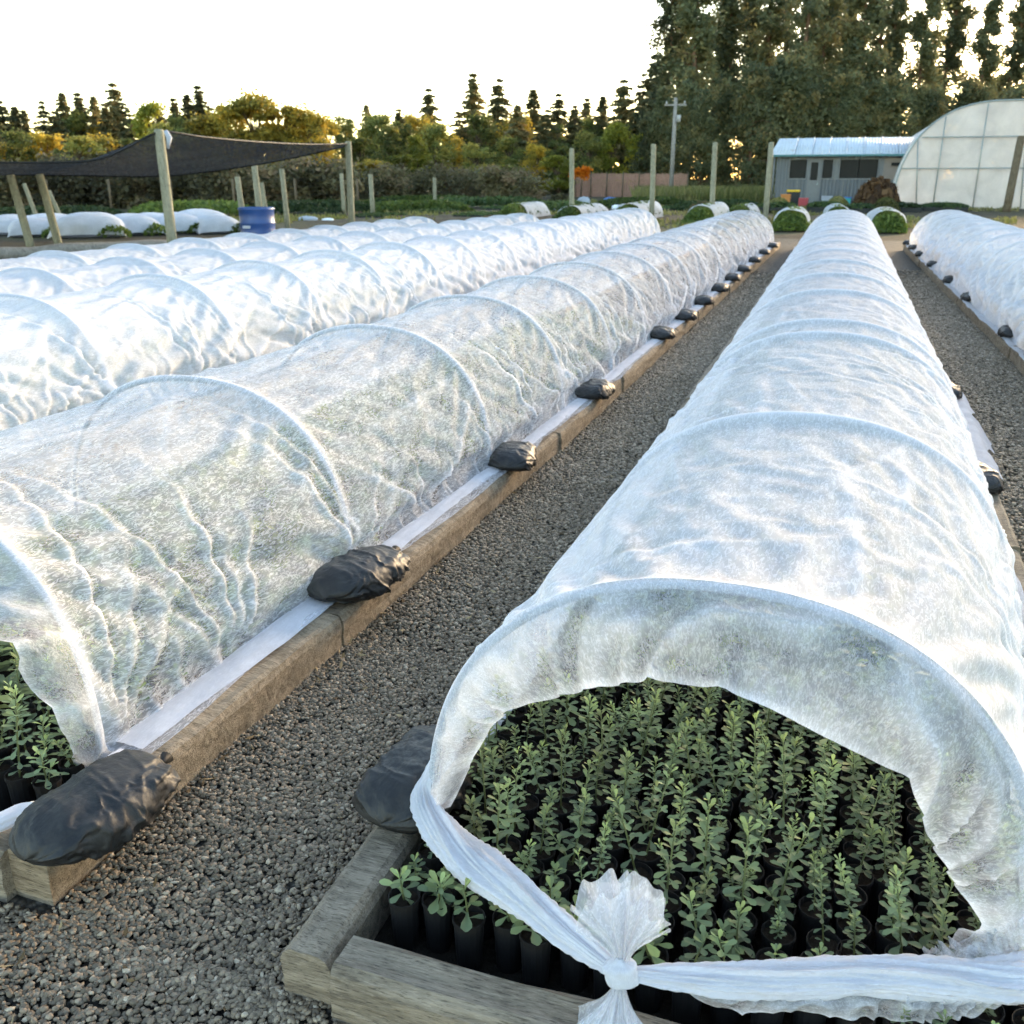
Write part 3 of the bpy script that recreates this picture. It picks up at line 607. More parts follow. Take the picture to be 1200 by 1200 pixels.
IN = [(530, 944, 1.47), (540, 922, 1.47), (557, 887, 1.45), (573, 855, 1.43), (595, 832, 1.40), (660, 814, 1.36), (760, 796, 1.33), (845, 805, 1.31), (866, 818, 1.31), (960, 862, 1.32), (1065, 911, 1.34), (1076, 955, 1.36), (1110, 1020, 1.39), (1146, 1078, 1.42), (1120, 1098, 1.43), (1092, 1113, 1.43)]
in_c = np.array([AY(*q) for q in IN]); in_c = resample(in_c, n_o)
flap(ctun, out_c, in_c, 5, 'film_flap')
KN = G(728, 1140, .215)
lf = out_c[0]; rf = out_c[-1]
rope(ctun, [AY(520, 800, 1.52)*[1, 1, 0]+[0.01, 0, .34], G(508, 905, .25), G(500, 945, .2), G(545, 1003, .195), G(610, 1050, .20), G(670, 1098, .205), KN], [.012, .024, .036, .044, .038, .028, .013], 3, twist=2.6)
rope(ctun, [KN, G(800, 1146, .20), G(900, 1147, .195), G(1010, 1142, .195), G(1100, 1146, .195), G(1180, 1150, .20), G(1260, 1135, .2)], [.012, .028, .034, .035, .037, .040, .036], 8, twist=1.6, flat=.7)
top = np.array([G(x, y, .185) for x, y in ((800, 1153), (860, 1158), (930, 1158), (1000, 1155), (1080, 1158), (1150, 1160), (1230, 1145))])
bot = np.array([AY(x, y, top[i][1]-.012) for i, (x, y) in enumerate(((800, 1162), (850, 1184), (930, 1184), (1010, 1194), (1085, 1197), (1150, 1188), (1230, 1150)))])
flap(ctun, smooth_path(top, 90), smooth_path(bot, 90), 15, 'film_flap', 12, .02, .008, 'hanging_hem')
top2 = np.array([G(x, y, .2) for x, y in ((1085, 1128), (1130, 1125), (1180, 1128), (1250, 1120))]); bt2 = np.array([AY(x, y, 1.42) for x, y in ((1085, 1118), (1130, 1095), (1180, 1080), (1250, 1060))])
flap(ctun, smooth_path(top2, 50), smooth_path(bt2, 50), 25, 'film_flap', 10, .02, .01, 'hanging_hem')
hy_ = np.linspace(4.55, 6.5, 40); xr_ = np.array([C_R(v) for v in hy_]); wv = .5+.5*np.sin(hy_*7.0+1)+.3*np.sin(hy_*17)
tp_ = np.c_[xr_-.10, hy_, np.full(40, ZT0+.02)]; md = np.c_[xr_+.012, hy_, np.full(40, ZT0+.012)]; lw = np.c_[xr_+.05+.07*wv*np.sin((hy_-4.55)/1.95*PI), hy_+.03*np.sin(hy_*11), ZT0-.02-.085*np.sin((hy_-4.55)/1.95*PI)*np.clip(wv, 0, 1)]
rows = np.concatenate([np.array([tp_*(1-t)+md*t for t in np.linspace(0, 1, 5)]), np.array([md*(1-t)+lw*t for t in np.linspace(.2, 1, 7)])]); rows[..., 2] += .012*np.abs(fbm(hy_*9, hy_*0, 4, 2))[None]
link('loose_hem', gridmesh('loose_hem', rows-np.array(ctun.location), MAT['gather'], np.stack([np.repeat(np.linspace(0, .25, 12)[:, None], 40, 1), np.repeat(hy_[None], 12, 0)], 2)), ctun)
knot(ctun, KN, .028, 2)
frill(ctun, KN+[0, 0, .008], (-.03, .25, 1), .165, .62, 2)
frill(ctun, KN-[0, 0, .008], (-.02, -.55, -1), .17, .50, 6)
# ---- open front end of the left tunnel
oa = resample(AP[0, 3:-3], 120)
IA = [(-520, 1010, 1.42), (-470, 900, 1.40), (-330, 790, 1.36), (-180, 745, 1.33), (-80, 733, 1.31), (0, 744, 1.31), (30, 766, 1.33), (27, 786, 1.33), (55, 828, 1.36), (82, 866, 1.40), (86, 902, 1.44), (92, 908, 1.47)]
ia = resample(np.array([AY(*q) for q in IA]), 120)
flap(atun, oa, ia, 33, 'film_flap', 16)
rope(atun, [AP[0, -6]+[0.0, 0, .01], G(60, 940, .17), G(20, 955, .16), G(-60, 985, .16), G(-200, 1010, .17)], [.010, .022, .026, .03, .03], 14, 60, 30, twist=1.5)

def hem_band(parent, xf, y0, y1, side, seed, wd=.085):
    yy = np.arange(y0, y1, .04); n = len(yy); t = np.linspace(0, 1, 8)[:, None]; Yg = np.repeat(yy[None], 8, 0); x0 = np.array([xf(v) for v in yy])[None]
    e = 1+.35*fbm(yy*1.1, yy*0, seed, 3)[None]; X = x0+side*(t*wd*e-.02); Z = ZT0+.010+.010*np.abs(fbm(Yg*3+t*2, t*3+0*Yg, seed+2, 3))+.012*np.sin(t*PI)*(.6+.5*fbm(Yg*2, t*0+0*Yg, seed+3, 2))
    me = gridmesh('folded_hem', np.stack([X, Yg, Z], 2)-np.array(parent.location), MAT['gather'], np.stack([t*.1+0*Yg, Yg], 2)); return link('folded_hem', me, parent)
hem_band(atun, lambda y: AX(y)+AAf(y)+.015, 1.52, 20.8, 1, 3)
# ------------------------------------------------------------------ sandbags
def bag_mesh(L, Wd, H, seed):
    """filled polythene bag lying on its side: folded end at -x, gathered tied end at +x, slumped and creased"""
    n, m = 90, 90; s = np.linspace(-1, 1, n)[:, None]; th = np.linspace(0, 2*PI, m)[None]; c, sn = np.cos(th), np.sin(th)
    wl = np.where(s < 0, np.clip(1-np.abs(s)**4.5, 0, 1)**.42*.80+.20*(1-np.abs(s)**6), np.clip(1-s**4, 0, 1)**.55*.94+.06); tl = np.where(s < 0, np.clip(1-np.abs(s)**3, 0, 1)**.6*.97+.03, np.clip(1-s**3.4, 0, 1)**.6*.92+.08)
    lump = .20*fbm(s*1.3+seed*3.1, c*.9+sn*.6+seed, seed, 2)
    gath = np.clip((s-.25)/.75, 0, 1)**1.4; pl = .26*gath*((1-np.abs(np.sin(4.5*th+seed+s)))**1.4-.3)
    gl = np.clip((-s-.45)/.55, 0, 1)**1.3; pl = pl+.16*gl*((1-np.abs(np.sin(3.5*th+seed*2-s)))**1.4-.3)
    rid = lambda x, p: np.clip(1-np.abs(x)*2.6, 0, 1)**p
    cr = .085*rid(fbm(s*2.6+sn*.8, c*1.8-s*1.5+seed, seed+9, 2), 2.5)+.07*rid(fbm(s*4.4-c, sn*2.5+s+seed, seed+19, 2), 2.5)-.03*rid(fbm(s*7, c*4+sn*3, seed+29, 2), 2)
    q = 1+lump+pl+cr
    Y = q*wl*np.sign(c)*np.abs(c)**.8*Wd/2; Z = q*tl*np.sign(sn)*np.abs(sn)**.9*H/2+H*.38-.10*H*s**4
    Z = np.where(Z < 0, Z*.15, Z)-.018*np.clip((np.abs(Y)-Wd*.42)/Wd*8, 0, 1)+.003
    X = s*L/2+.03*lump*s
    return gridmesh('bag_body', np.stack([X, Y, Z+0*s], 2), MAT['bag'])
def tie_mesh(L, H, seed, sgn=1):
    m = MB(); e = L/2*.96*sgn
    m.tube([(e-.02*sgn, 0, H*.36), (e+.006*sgn, 0, H*.40), (e+.022*sgn, .004, H*.42)], [.022, .009, .016], 9)
    m.tube([(e+.006*sgn, .008, H*.40), (e+.03*sgn, .02, H*.35), (e+.045*sgn, .03, H*.12)], [.004, .003, .002], 5)
    return m.mesh('tie', MAT['twine'], True)
BM = [(bag_mesh(.36, .20, .100, k), tie_mesh(.36, .100, k, 1)) for k in (1, 2, 3, 4)]
def bag(p, rz, k, label, sc=1.0, group='black sandbags on the timber edges', tilt=0.0):
    r = empty('sandbag', (p[0], p[1], ZT0+.008), label, 'sandbag', group, rz); r.scale = (sc,)*3 if np.isscalar(sc) else sc; r.rotation_euler.x = tilt
    b, t = BM[k % 4]; link('bag_body', b, r); link('tie', t, r)
H2 = PI/2
def xA(y): return A_R(y)-.03
gb = G(116, 943, .17); bag((gb[0], gb[1]), H2-.14, 0, 'large black sandbag at the near corner of the left bed', .98)
LB = [((435, 690), 'dusty black sandbag on the left timber, second nearest to the camera', 1.12, 1), ((608, 545), 'black sandbag on the left timber just before a plank joint', .95, 2), ((703, 465), 'black sandbag on the left timber, fourth from the near end', .95, 3), ((779, 397), 'black sandbag on the left timber, fifth from the near end', .95, 0)]
for q, lab, sc, k in LB:
    g = G(*q, ZT0); bag((xA(g[1])-.01, g[1]), H2+.12*(-1)**k, k, lab, sc)
for i, y in enumerate((9.1, 10.3, 11.6, 12.9, 14.2, 15.8, 17.6, 19.4)):
    bag((xA(y), y), H2+.2*math.sin(i*2.1), i, 'small dark sandbag far along the left timber edge', .95, 'far sandbags along the left timber')
gb = G(497, 905, .17); bag((gb[0], gb[1]), H2-.10, 2, 'black sandbag tucked beside the front left foot of the centre tunnel', (1.0, .98, 1.05))
for q, lab, k in (((1117, 468), 'black sandbag on the right side of the centre tunnel, farther one', 1), ((1154, 572), 'dark sandbag half hidden by the right side of the centre tunnel, nearer one', 3)):
    g = G(*q, ZT0); bag((C_R(g[1])-.11, g[1]), H2+.1, k, lab)
RB = [(1174, 395), (1137, 353), (1115, 332), (1095, 313), (1083, 301), (1070, 293), (1061, 287)]
for i, q in enumerate(RB):
    g = G(*q, ZT0); bag((D_L(g[1])+.075, g[1]), H2+.2*math.sin(i*1.7), i, ['nearest black sandbag on the right-hand timber edge', 'second nearest black sandbag on the right-hand timber edge', 'third nearest black sandbag on the right-hand timber edge'][i] if i < 3 else 'small black sandbag far along the right-hand timber edge', .95, 'sandbags along the right timber')

# ------------------------------------------------------------------ potted seedlings
def leaf_arrays(L, wd, droop, rs):
    st = np.array([0, .34, .64, .86, 1.0]); ww = np.array([.14, .38, .92, 1.0, .30])*wd/2
    x = st*L; z = -droop*L*st**2+.25*L*st*0
    v = []
    for i in range(5): v += [(x[i], -ww[i], z[i]+.12*ww[i]), (x[i], 0, z[i]-.10*wd*(.3 if i in (0, 4) else 1)), (x[i], ww[i], z[i]+.12*ww[i])]
    return np.array(v)
LF = np.array([q for i in range(4) for q in ((i*3, i*3+1, i*3+4, i*3+3), (i*3+1, i*3+2, i*3+5, i*3+4))])
def place_leaf(v, az, el, base):
    ce, se = math.cos(el), math.sin(el); x = v[:, 0]*ce-v[:, 2]*se; z = v[:, 0]*se+v[:, 2]*ce
    ca, sa = math.cos(az), math.sin(az); return np.c_[x*ca-v[:, 1]*sa, x*sa+v[:, 1]*ca, z]+base
def plant(seed, h, nl, L, shoots=1, leaves_out=None):
    rs = np.random.RandomState(seed); V = []; Fs = []; C = []; n = 0; st = MB()
    for sh in range(shoots):
        hh = h*(1 if sh == 0 else rs.uniform(.45, .8)); az0 = rs.uniform(0, 2*PI); lean = rs.normal(0, .22) if sh == 0 else rs.uniform(.3, .6)
        tip = np.array([math.cos(az0)*math.sin(lean), math.sin(az0)*math.sin(lean), math.cos(lean)])*hh
        mid = tip*.5+[0, 0, .04*hh]; st.tube([(0, 0, -.005), mid, tip], [.0022, .0018, .0012], 5)
        m = int(nl*(hh/h)); ga = rs.uniform(0, 6)
        for i in range(m):
            t = (i+.6)/m; t = t**.8; b = mid*2*t if t < .5 else mid+(tip-mid)*(2*t-1)
            sz = L*(1-.45*t**2)*rs.uniform(.75, 1.15)*(.8 if t < .15 else 1)
            v = leaf_arrays(sz, sz*rs.uniform(.36, .48), rs.uniform(.05, .35), rs)
            el = -.05+1.15*t**1.5+rs.normal(0, .16); az = ga+i*2.4+rs.normal(0, .2)
            pv = place_leaf(v, az, el, b)
            if leaves_out is not None: leaves_out.append((pv, np.clip(.25+.6*t+rs.normal(0, .12), 0, 1)))
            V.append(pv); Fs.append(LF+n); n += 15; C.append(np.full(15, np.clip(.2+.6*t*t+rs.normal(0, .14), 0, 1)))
    return st, np.concatenate(V), np.concatenate(Fs), np.concatenate(C)
def pot_meshes():
    m = MB(); n = 16; a = np.linspace(0, 2*PI, n, endpoint=False)
    rings = [(.0235, .0), (.0285, .100), (.0305, .1005), (.0305, .110), (.0288, .110), (.0275, .098)]
    v = np.concatenate([np.c_[r*np.cos(a), r*np.sin(a), np.full(n, z)] for r, z in rings])
    f = [tuple(q) for q in gridfaces(len(rings), n, True)]+[tuple(range(n))[::-1]]
    m.add(v, f); pm = m.mesh('pot', MAT['pot'], False)
    s = MB(); rr = [0, .014, .0278]; rs = np.random.RandomState(1)
    v = [(0, 0, .1)]+[(r*math.cos(t), r*math.sin(t), .098+rs.uniform(-.003, .003)) for r in rr[1:] for t in a]
    f = [(0, 1+j, 1+(j+1) % n) for j in range(n)]+[(1+j, 1+n+j, 1+n+(j+1) % n, 1+(j+1) % n) for j in range(n)]
    s.add(v, f); return pm, s.mesh('soil', MAT['soil'], True)
POT, PSOIL = pot_meshes()
def foliage_mesh(seed, h, nl, L, shoots):
    st, V, Fc, C = plant(seed, h, nl, L, shoots); return st.mesh('stem', MAT['stem'], True), trimesh('leaves', V, Fc, MAT['seedling'], True, C)
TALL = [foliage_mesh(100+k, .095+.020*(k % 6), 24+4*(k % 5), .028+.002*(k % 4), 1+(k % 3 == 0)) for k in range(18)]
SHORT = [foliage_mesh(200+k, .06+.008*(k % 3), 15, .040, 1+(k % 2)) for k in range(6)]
def seedling(x, y, rz, var, label, group, sc=1.0, z=.019):
    r = empty('potted_seedling', (x, y, z), label, 'seedling', group, rz)
    link('pot', POT, r); link('soil', PSOIL, r)
    st, fo = var; o = link('stem', st, r, loc=(0, 0, .1)); o.scale = (sc,)*3; o = link('leaves', fo, r, loc=(0, 0, .1)); o.scale = (sc,)*3
rs = np.random.RandomState(77); SP = .067
ORD = ['leftmost', 'second', 'third', 'fourth', 'fifth', 'sixth', 'seventh', 'eighth', 'ninth']
GRP = 'potted seedlings in the centre bed'; cnt = 0
ORDW = 'first second third fourth fifth sixth seventh eighth ninth tenth eleventh twelfth thirteenth fourteenth fifteenth sixteenth seventeenth eighteenth nineteenth twentieth twenty-first twenty-second'.split()
ROPEXY = np.concatenate([smooth_path([G(508, 905, .25), G(500, 945, .2), G(545, 1003, .195), G(610, 1050, .20), G(670, 1098, .205), KN], 40), smooth_path([KN, G(800, 1146, .20), G(900, 1147, .195), G(1010, 1142, .195), G(1100, 1146, .195), G(1180, 1150, .20), G(1260, 1135, .2)], 60)])[:, :2]
LEAFMESH = {}
for i in range(17):
    y = 1.278+i*SP
    xl = C_L(y)+.155; xr = C_R(y)-.13; nx = int((xr-xl)/SP)
    for j in range(nx+1):
        x = xl+j*SP+rs.normal(0, .005); yy = y+rs.normal(0, .005)+.012*(j % 2)
        if cnt >= 292: break
        if i == 0 and j < 8:
            lv = []; st, V, Fc, C = plant(300+j, .065+.006*(j % 3), 14, .042, 1+j % 2, lv)
            r = empty('potted_seedling', (x, yy, .019), f'short grey-green seedling, {ORD[j]} in the front row from the left bed corner' if j else 'leftmost short grey-green seedling of the front row in the bed corner', 'seedling', GRP, rs.uniform(0, 6))
            link('pot', POT, r); link('soil', PSOIL, r); so = link('stem', st.mesh('stem', MAT['stem'], True), r, loc=(0, 0, .1))
            for pv, c in lv: link('leaf', trimesh('leaf', pv, LF, MAT['seedling'], True, np.full(15, c)), so)
        else:
            dr = np.linalg.norm(ROPEXY-[x, yy], axis=1).min(); under = dr < .062
            short = under or (i <= 1 and rs.rand() < .8) or (i == 2 and j < 8 and rs.rand() < .5)
            v = SHORT[rs.randint(6)] if short else TALL[rs.randint(18)]
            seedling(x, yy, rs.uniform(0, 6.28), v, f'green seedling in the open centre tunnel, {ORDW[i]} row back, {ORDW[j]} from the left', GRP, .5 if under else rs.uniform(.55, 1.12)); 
        cnt += 1
for i in range(9):
    for j in range(5):
        x = -1.555-j*.07; y = 1.36+i*.07+rs.normal(0, .003)
        seedling(x+rs.normal(0, .003), y, rs.uniform(0, 6.28), (SHORT if rs.rand() < .5 else TALL)[rs.randint(6)], f'green seedling in the open left tunnel, {ORDW[i]} row back, {ORDW[j]} from the timber', 'potted seedlings in the left bed', rs.uniform(.9, 1.2))
def mass(name, label, x0f, x1f, ya, yb, sp, seed, mat, hs=(.05, .17), nl=16, L=.05, z0=.11):
    """far seedlings under the covers that nobody could count"""
    rs = np.random.RandomState(seed); V = []; C = []; pts = []
    y = ya
    while y < yb:
        x = x0f(y)
        while x < x1f(y): pts.append((x+rs.normal(0, sp*.12), y+rs.normal(0, sp*.12))); x += sp
        y += sp*(1 if y < 4.5 else 1.5)
    pts = np.array(pts); n = len(pts)
    base = np.array([(0, 0, 0), (.55, -.22, -.03), (1, 0, -.18), (.55, .22, -.03)])
    k = nl; az = rs.uniform(0, 2*PI, (n, k)); el = rs.uniform(-.1, 1.0, (n, k)); Ls = L*rs.uniform(.7, 1.2, (n, k)); mid = np.array([(x0f(p[1])+x1f(p[1]))/2 for p in pts]); hw = np.array([(x1f(p[1])-x0f(p[1]))/2 for p in pts]); ed = np.clip(1.15-np.abs(pts[:, 0]-mid)/hw, .15, 1)[:, None]; h = rs.uniform(*hs, (n, 1))*ed*np.linspace(.05, 1, k)[None]
    b = base[None, None]*Ls[..., None, None]; ce, se = np.cos(el)[..., None], np.sin(el)[..., None]
    x = b[..., 0]*ce-b[..., 2]*se; z = b[..., 0]*se+b[..., 2]*ce; ca, sa = np.cos(az)[..., None], np.sin(az)[..., None]
    X = x*ca-b[..., 1]*sa+pts[:, 0][:, None, None]; Y = x*sa+b[..., 1]*ca+pts[:, 1][:, None, None]; Z = z+z0+h[..., None]
    V = np.stack([X, Y, Z], 3).reshape(-1, 3); Fc = np.arange(len(V)).reshape(-1, 4)
    o = link(name, trimesh(name, V, Fc, mat, True, np.repeat(rs.rand(n*k), 4))); tag(o, label, 'seedlings', kind='stuff')
mass('seedling_mass', 'green seedlings standing under the centre fleece tunnel', lambda y: C_L(y)+.15, lambda y: C_R(y)-.12, 1.278+15.6*SP, 9.0, .067, 7, MAT['seedling'])
mass('seedling_mass', 'green seedlings showing through the left fleece tunnel', lambda y: A_L(y)+.15, lambda y: -1.56, 1.99, 8.5, .075, 8, MAT['seedling'], (.06, .24), 16, .065)
mass('seedling_mass', 'green seedlings in the shaded side of the left bed opening', lambda y: A_L(y)+.15, lambda y: -1.9, 1.36, 1.99, .075, 12, MAT['seedling'], (.06, .22), 16, .065)
mass('seedling_mass', 'green seedlings under the second tunnel on the left', lambda y: -4.42-.58, lambda y: -4.42+.58, 3.2, 9.5, .10, 9, MAT['seedling'], (.06, .3), 14, .09)
mass('seedling_mass', 'green seedlings under the tunnel on the right', lambda y: 1.6, lambda y: 2.6, 4.3, 12, .12, 10, MAT['seedling'], (.06, .3), 12, .1)
# ------------------------------------------------------------------ foliage builders
def leafquads(P, size, rs, flat=0.0, droop=0.0):
    n = len(P); d = rs.normal(0, 1, (n, 3)); d[:, 2] *= (1-flat); d[:, 2] -= droop; d /= np.linalg.norm(d, axis=1)[:, None]
    e = rs.normal(0, 1, (n, 3)); e -= d*(e*d).sum(1)[:, None]; e /= np.linalg.norm(e, axis=1)[:, None]
    s = size*rs.uniform(.6, 1.35, n); a = s[:, None]*d; b = s[:, None]*e*.42
    V = np.stack([P-a*.5, P+b, P+a*.6, P-b], 1).reshape(-1, 3); return V
def crown(P, size, seed, mat, colc, **kw):
    rs = np.random.RandomState(seed); V = leafquads(P, size, rs, **kw); n = len(P)
    c = np.clip(colc+rs.normal(0, .13, n), 0, 1)
    return trimesh('crown', V, np.arange(4*n).reshape(-1, 4), mat, False, np.repeat(c, 4))
def conifer(seed, h=12.0, wd=.19, nw=30, mat='conifer', bark='bark', bare=.06, size=.27):
    rs = np.random.RandomState(seed); tr = MB(); lean = rs.normal(0, .015, 2)
    tr.tube([(0, 0, 0), (lean[0]*h*.5, lean[1]*h*.5, h*.5), (lean[0]*h, lean[1]*h, h)], [.016*h, .010*h, .002*h], 7)
    P = []; C = []
    for i in range(nw):
        t = bare+(1-bare)*(i+rs.uniform(-.3, .3))/nw; z = t*h; R = wd*h*(1-t)**.8*(1+.12*math.sin(i*1.9))+.12
        for b in range(rs.randint(6, 10)):
            if rs.rand() < .2: continue
            az = rs.uniform(0, 2*PI); L = R*rs.uniform(.6, 1.15); n = max(3, int(L/.13)); s = np.linspace(.08, 1, n)
            dr = -.10*L*s+.02-.26*L*s**2+.10*L*s**4
            ce = np.c_[math.cos(az)*L*s, math.sin(az)*L*s, z+dr]; cc = rs.beta(2, 3)
            if b < 3: tr.tube([(lean[0]*z, lean[1]*z, z), ce[-1]], [.004*h*(1-t)+.008, .006], 4, False)
            k = 9; q = np.repeat(ce, k, 0); w_ = np.repeat((1-s*.6)*.13*L+.05, k); q = q+rs.normal(0, 1, q.shape)*np.c_[w_, w_, w_*.3]
            q[:, 2] -= np.abs(rs.normal(0, .10, len(q))); P.append(q); C.append(np.full(len(q), cc))
    P = np.concatenate(P); return tr.mesh('trunk', MAT[bark], True), crown(P, size, seed, MAT[mat], np.concatenate(C), flat=.3, droop=.25)
def broadleaf(seed, h=7.0, wd=3.0, nc=38, per=150, mat='golden', bark='bark', size=.22, base=.18, squash=1.0):
    rs = np.random.RandomState(seed); tr = MB()
    tr.tube([(0, 0, 0), (rs.normal(0, .1), rs.normal(0, .1), h*.3), (rs.normal(0, .2), rs.normal(0, .2), h*.75)], [.028*h, .02*h, .006*h], 7)
    P = []; C = []
    for i in range(nc):
        t = rs.uniform(base, 1.0); rr = wd*.5*math.sqrt(max(.05, 1-abs((t-.5)/.56)**2.3))*rs.uniform(.35, 1.05); az = rs.uniform(0, 2*PI)
        c = np.array([rr*math.cos(az), rr*math.sin(az), t*h]); tr.tube([(0, 0, max(.1, t*h*.55)), c*[.5, .5, 0]+[0, 0, t*h*.8], c], [.010*h, .006*h, .002*h], 5, False)
        sg = wd*.105*rs.uniform(.6, 1.3); q = c+rs.normal(0, 1, (per, 3))*[sg, sg, sg*.75*squash]; P.append(q); C.append(np.full(per, np.clip(rs.beta(2, 2.2), 0, 1)))
    P = np.concatenate(P); P[:, 2] = np.maximum(P[:, 2], .05); return tr.mesh('trunk', MAT[bark], True), crown(P, size, seed, MAT[mat], np.concatenate(C))
def forest_tree(seed, h=24.0, bare=.22, wd=5.5, mat='forest', bark='barkred', nc=50, per=170, size=.34):
    rs = np.random.RandomState(seed); tr = MB(); lx, ly = rs.normal(0, .02, 2)
    ax = lambda z: np.array([lx*z+.15*math.sin(z*.4+seed), ly*z, z])
    zs = np.linspace(0, h, 9); tr.tube([ax(z) for z in zs], np.linspace(.017*h, .003*h, 9), 8)
    P = []; C = []
    for i in range(nc):
        t = bare+(1-bare)*(i+rs.rand())/nc; z = t*h; L = wd*.5*(1-.72*max(0, t-.35)/.65)*rs.uniform(.35, 1.1); az = rs.uniform(0, 2*PI)
        st = ax(z); en = st+[L*math.cos(az), L*math.sin(az), L*rs.uniform(-.1, .35)]; tr.tube([st, (st+en)/2+[0, 0, .12*L], en], [.0045*h*(1-t)+.03, .04, .02], 5, False)
        cc = rs.beta(2, 2.4)
        for kk, f in ((int(per*.45), .62), (int(per*.55), 1.0)):
            c = st+(en-st)*f; sg = .30+.12*L; q = c+rs.normal(0, 1, (kk, 3))*[sg, sg, sg*.8]; q[:, 2] -= np.abs(rs.normal(0, .35, kk)); P.append(q); C.append(np.full(kk, cc))
    P = np.concatenate(P); return tr.mesh('trunk', MAT[bark], True), crown(P, size, seed, MAT[mat], np.concatenate(C), droop=.5)
def put_tree(var, p, hscale, wscale, rz, name, label, group, cat='tree'):
    r = empty(name, (p[0], p[1], 0), label, cat, group, rz); r.scale = (wscale, wscale, hscale)
    link('trunk', var[0], r); link('crown', var[1], r); return r
def topz(px, py, depth): return W(px, py, depth)[2]

CON = [conifer(1, wd=.235), conifer(2, wd=.28, nw=26), conifer(3, wd=.20, nw=32), conifer(4, wd=.25, nw=20, bare=.12)]
GOLD = [broadleaf(11, mat='golden'), broadleaf(12, mat='golden', wd=3.6), broadleaf(13, mat='golden', wd=2.6)]
GREEN = [broadleaf(21, mat='greenl'), broadleaf(22, mat='greenl', wd=3.4), broadleaf(23, mat='greenl', wd=2.5)]
YEL = [broadleaf(31, mat='yellowl'), broadleaf(32, mat='yellowl', wd=2.6)]
FOR = [forest_tree(41), forest_tree(42, bare=.12, wd=6.5), forest_tree(43, bare=.3, wd=5), forest_tree(44, bare=.08, wd=6), forest_tree(45, bare=.40, wd=6)]
UND = [forest_tree(51, h=12, bare=.03, wd=5.0, nc=62, per=150, size=.27), forest_tree(52, h=12, bare=.03, wd=4.2, nc=60, per=150, size=.27), forest_tree(53, h=12, bare=.05, wd=5.6, nc=64, per=150, size=.27)]
THK = [broadleaf(61, mat='thicket', h=3, wd=3.6, nc=34, per=75, size=.22, base=.03), broadleaf(62, mat='thicket', h=3, wd=3.0, nc=34, per=75, size=.22, base=.03), broadleaf(63, mat='thicket', h=3, wd=4.2, nc=36, per=75, size=.22, base=.03)]
rt = np.random.RandomState(9)
# conifers on the skyline
for i, (px, py, dep, k, wm) in enumerate(((-6, 92, 80, 3, 1.1), (15, 118, 88, 1, 1), (40, 128, 86, 0, 1), (62, 118, 90, 3, 1.05), (86, 108, 92, 0, 1), (104, 110, 92, 2, 1.2), (122, 112, 92, 0, 1), (146, 98, 90, 1, 1.05), (213, 116, 94, 2, 1.2), (229, 110, 94, 0, 1), (242, 102, 94, 2, 1.2), (265, 122, 94, 0, 1), (412, 140, 110, 2, .9), (433, 122, 105, 0, .95), (505, 104, 98, 1, .95), (556, 88, 100, 2, 1.2), (585, 93, 98, 1, 1.0), (624, 104, 100, 0, 1.05), (653, 110, 98, 1, 1.0), (686, 116, 96, 2, 1.2), (704, 112, 92, 0, 1.1), (727, 94, 90, 1, 1.1), (745, 108, 88, 3, 1.1), (762, 66, 88, 1, 1.1))):
    h = topz(px, py, dep); lab = {0: 'tall narrow conifer on the skyline', 1: 'broad dark conifer on the skyline', 2: 'slender spire-shaped conifer on the skyline', 3: 'ragged thin-topped conifer on the skyline'}[k]
    where = 'above the left end of the shade cloth' if px < 190 else ('behind the golden trees' if px < 400 else ('between the golden trees and the tall forest' if px < 700 else 'at the left edge of the tall forest'))
    put_tree(CON[k], T(px, dep), h/12, h/12*wm*1.05, rt.uniform(0, 6), 'conifer_tree', lab+' '+where.replace('between the golden trees and the tall forest', 'left of the tall forest').replace('above the left end of the shade cloth', 'above the shade cloth').replace('at the left edge of the tall forest', 'touching the tall forest'), 'conifers on the skyline')
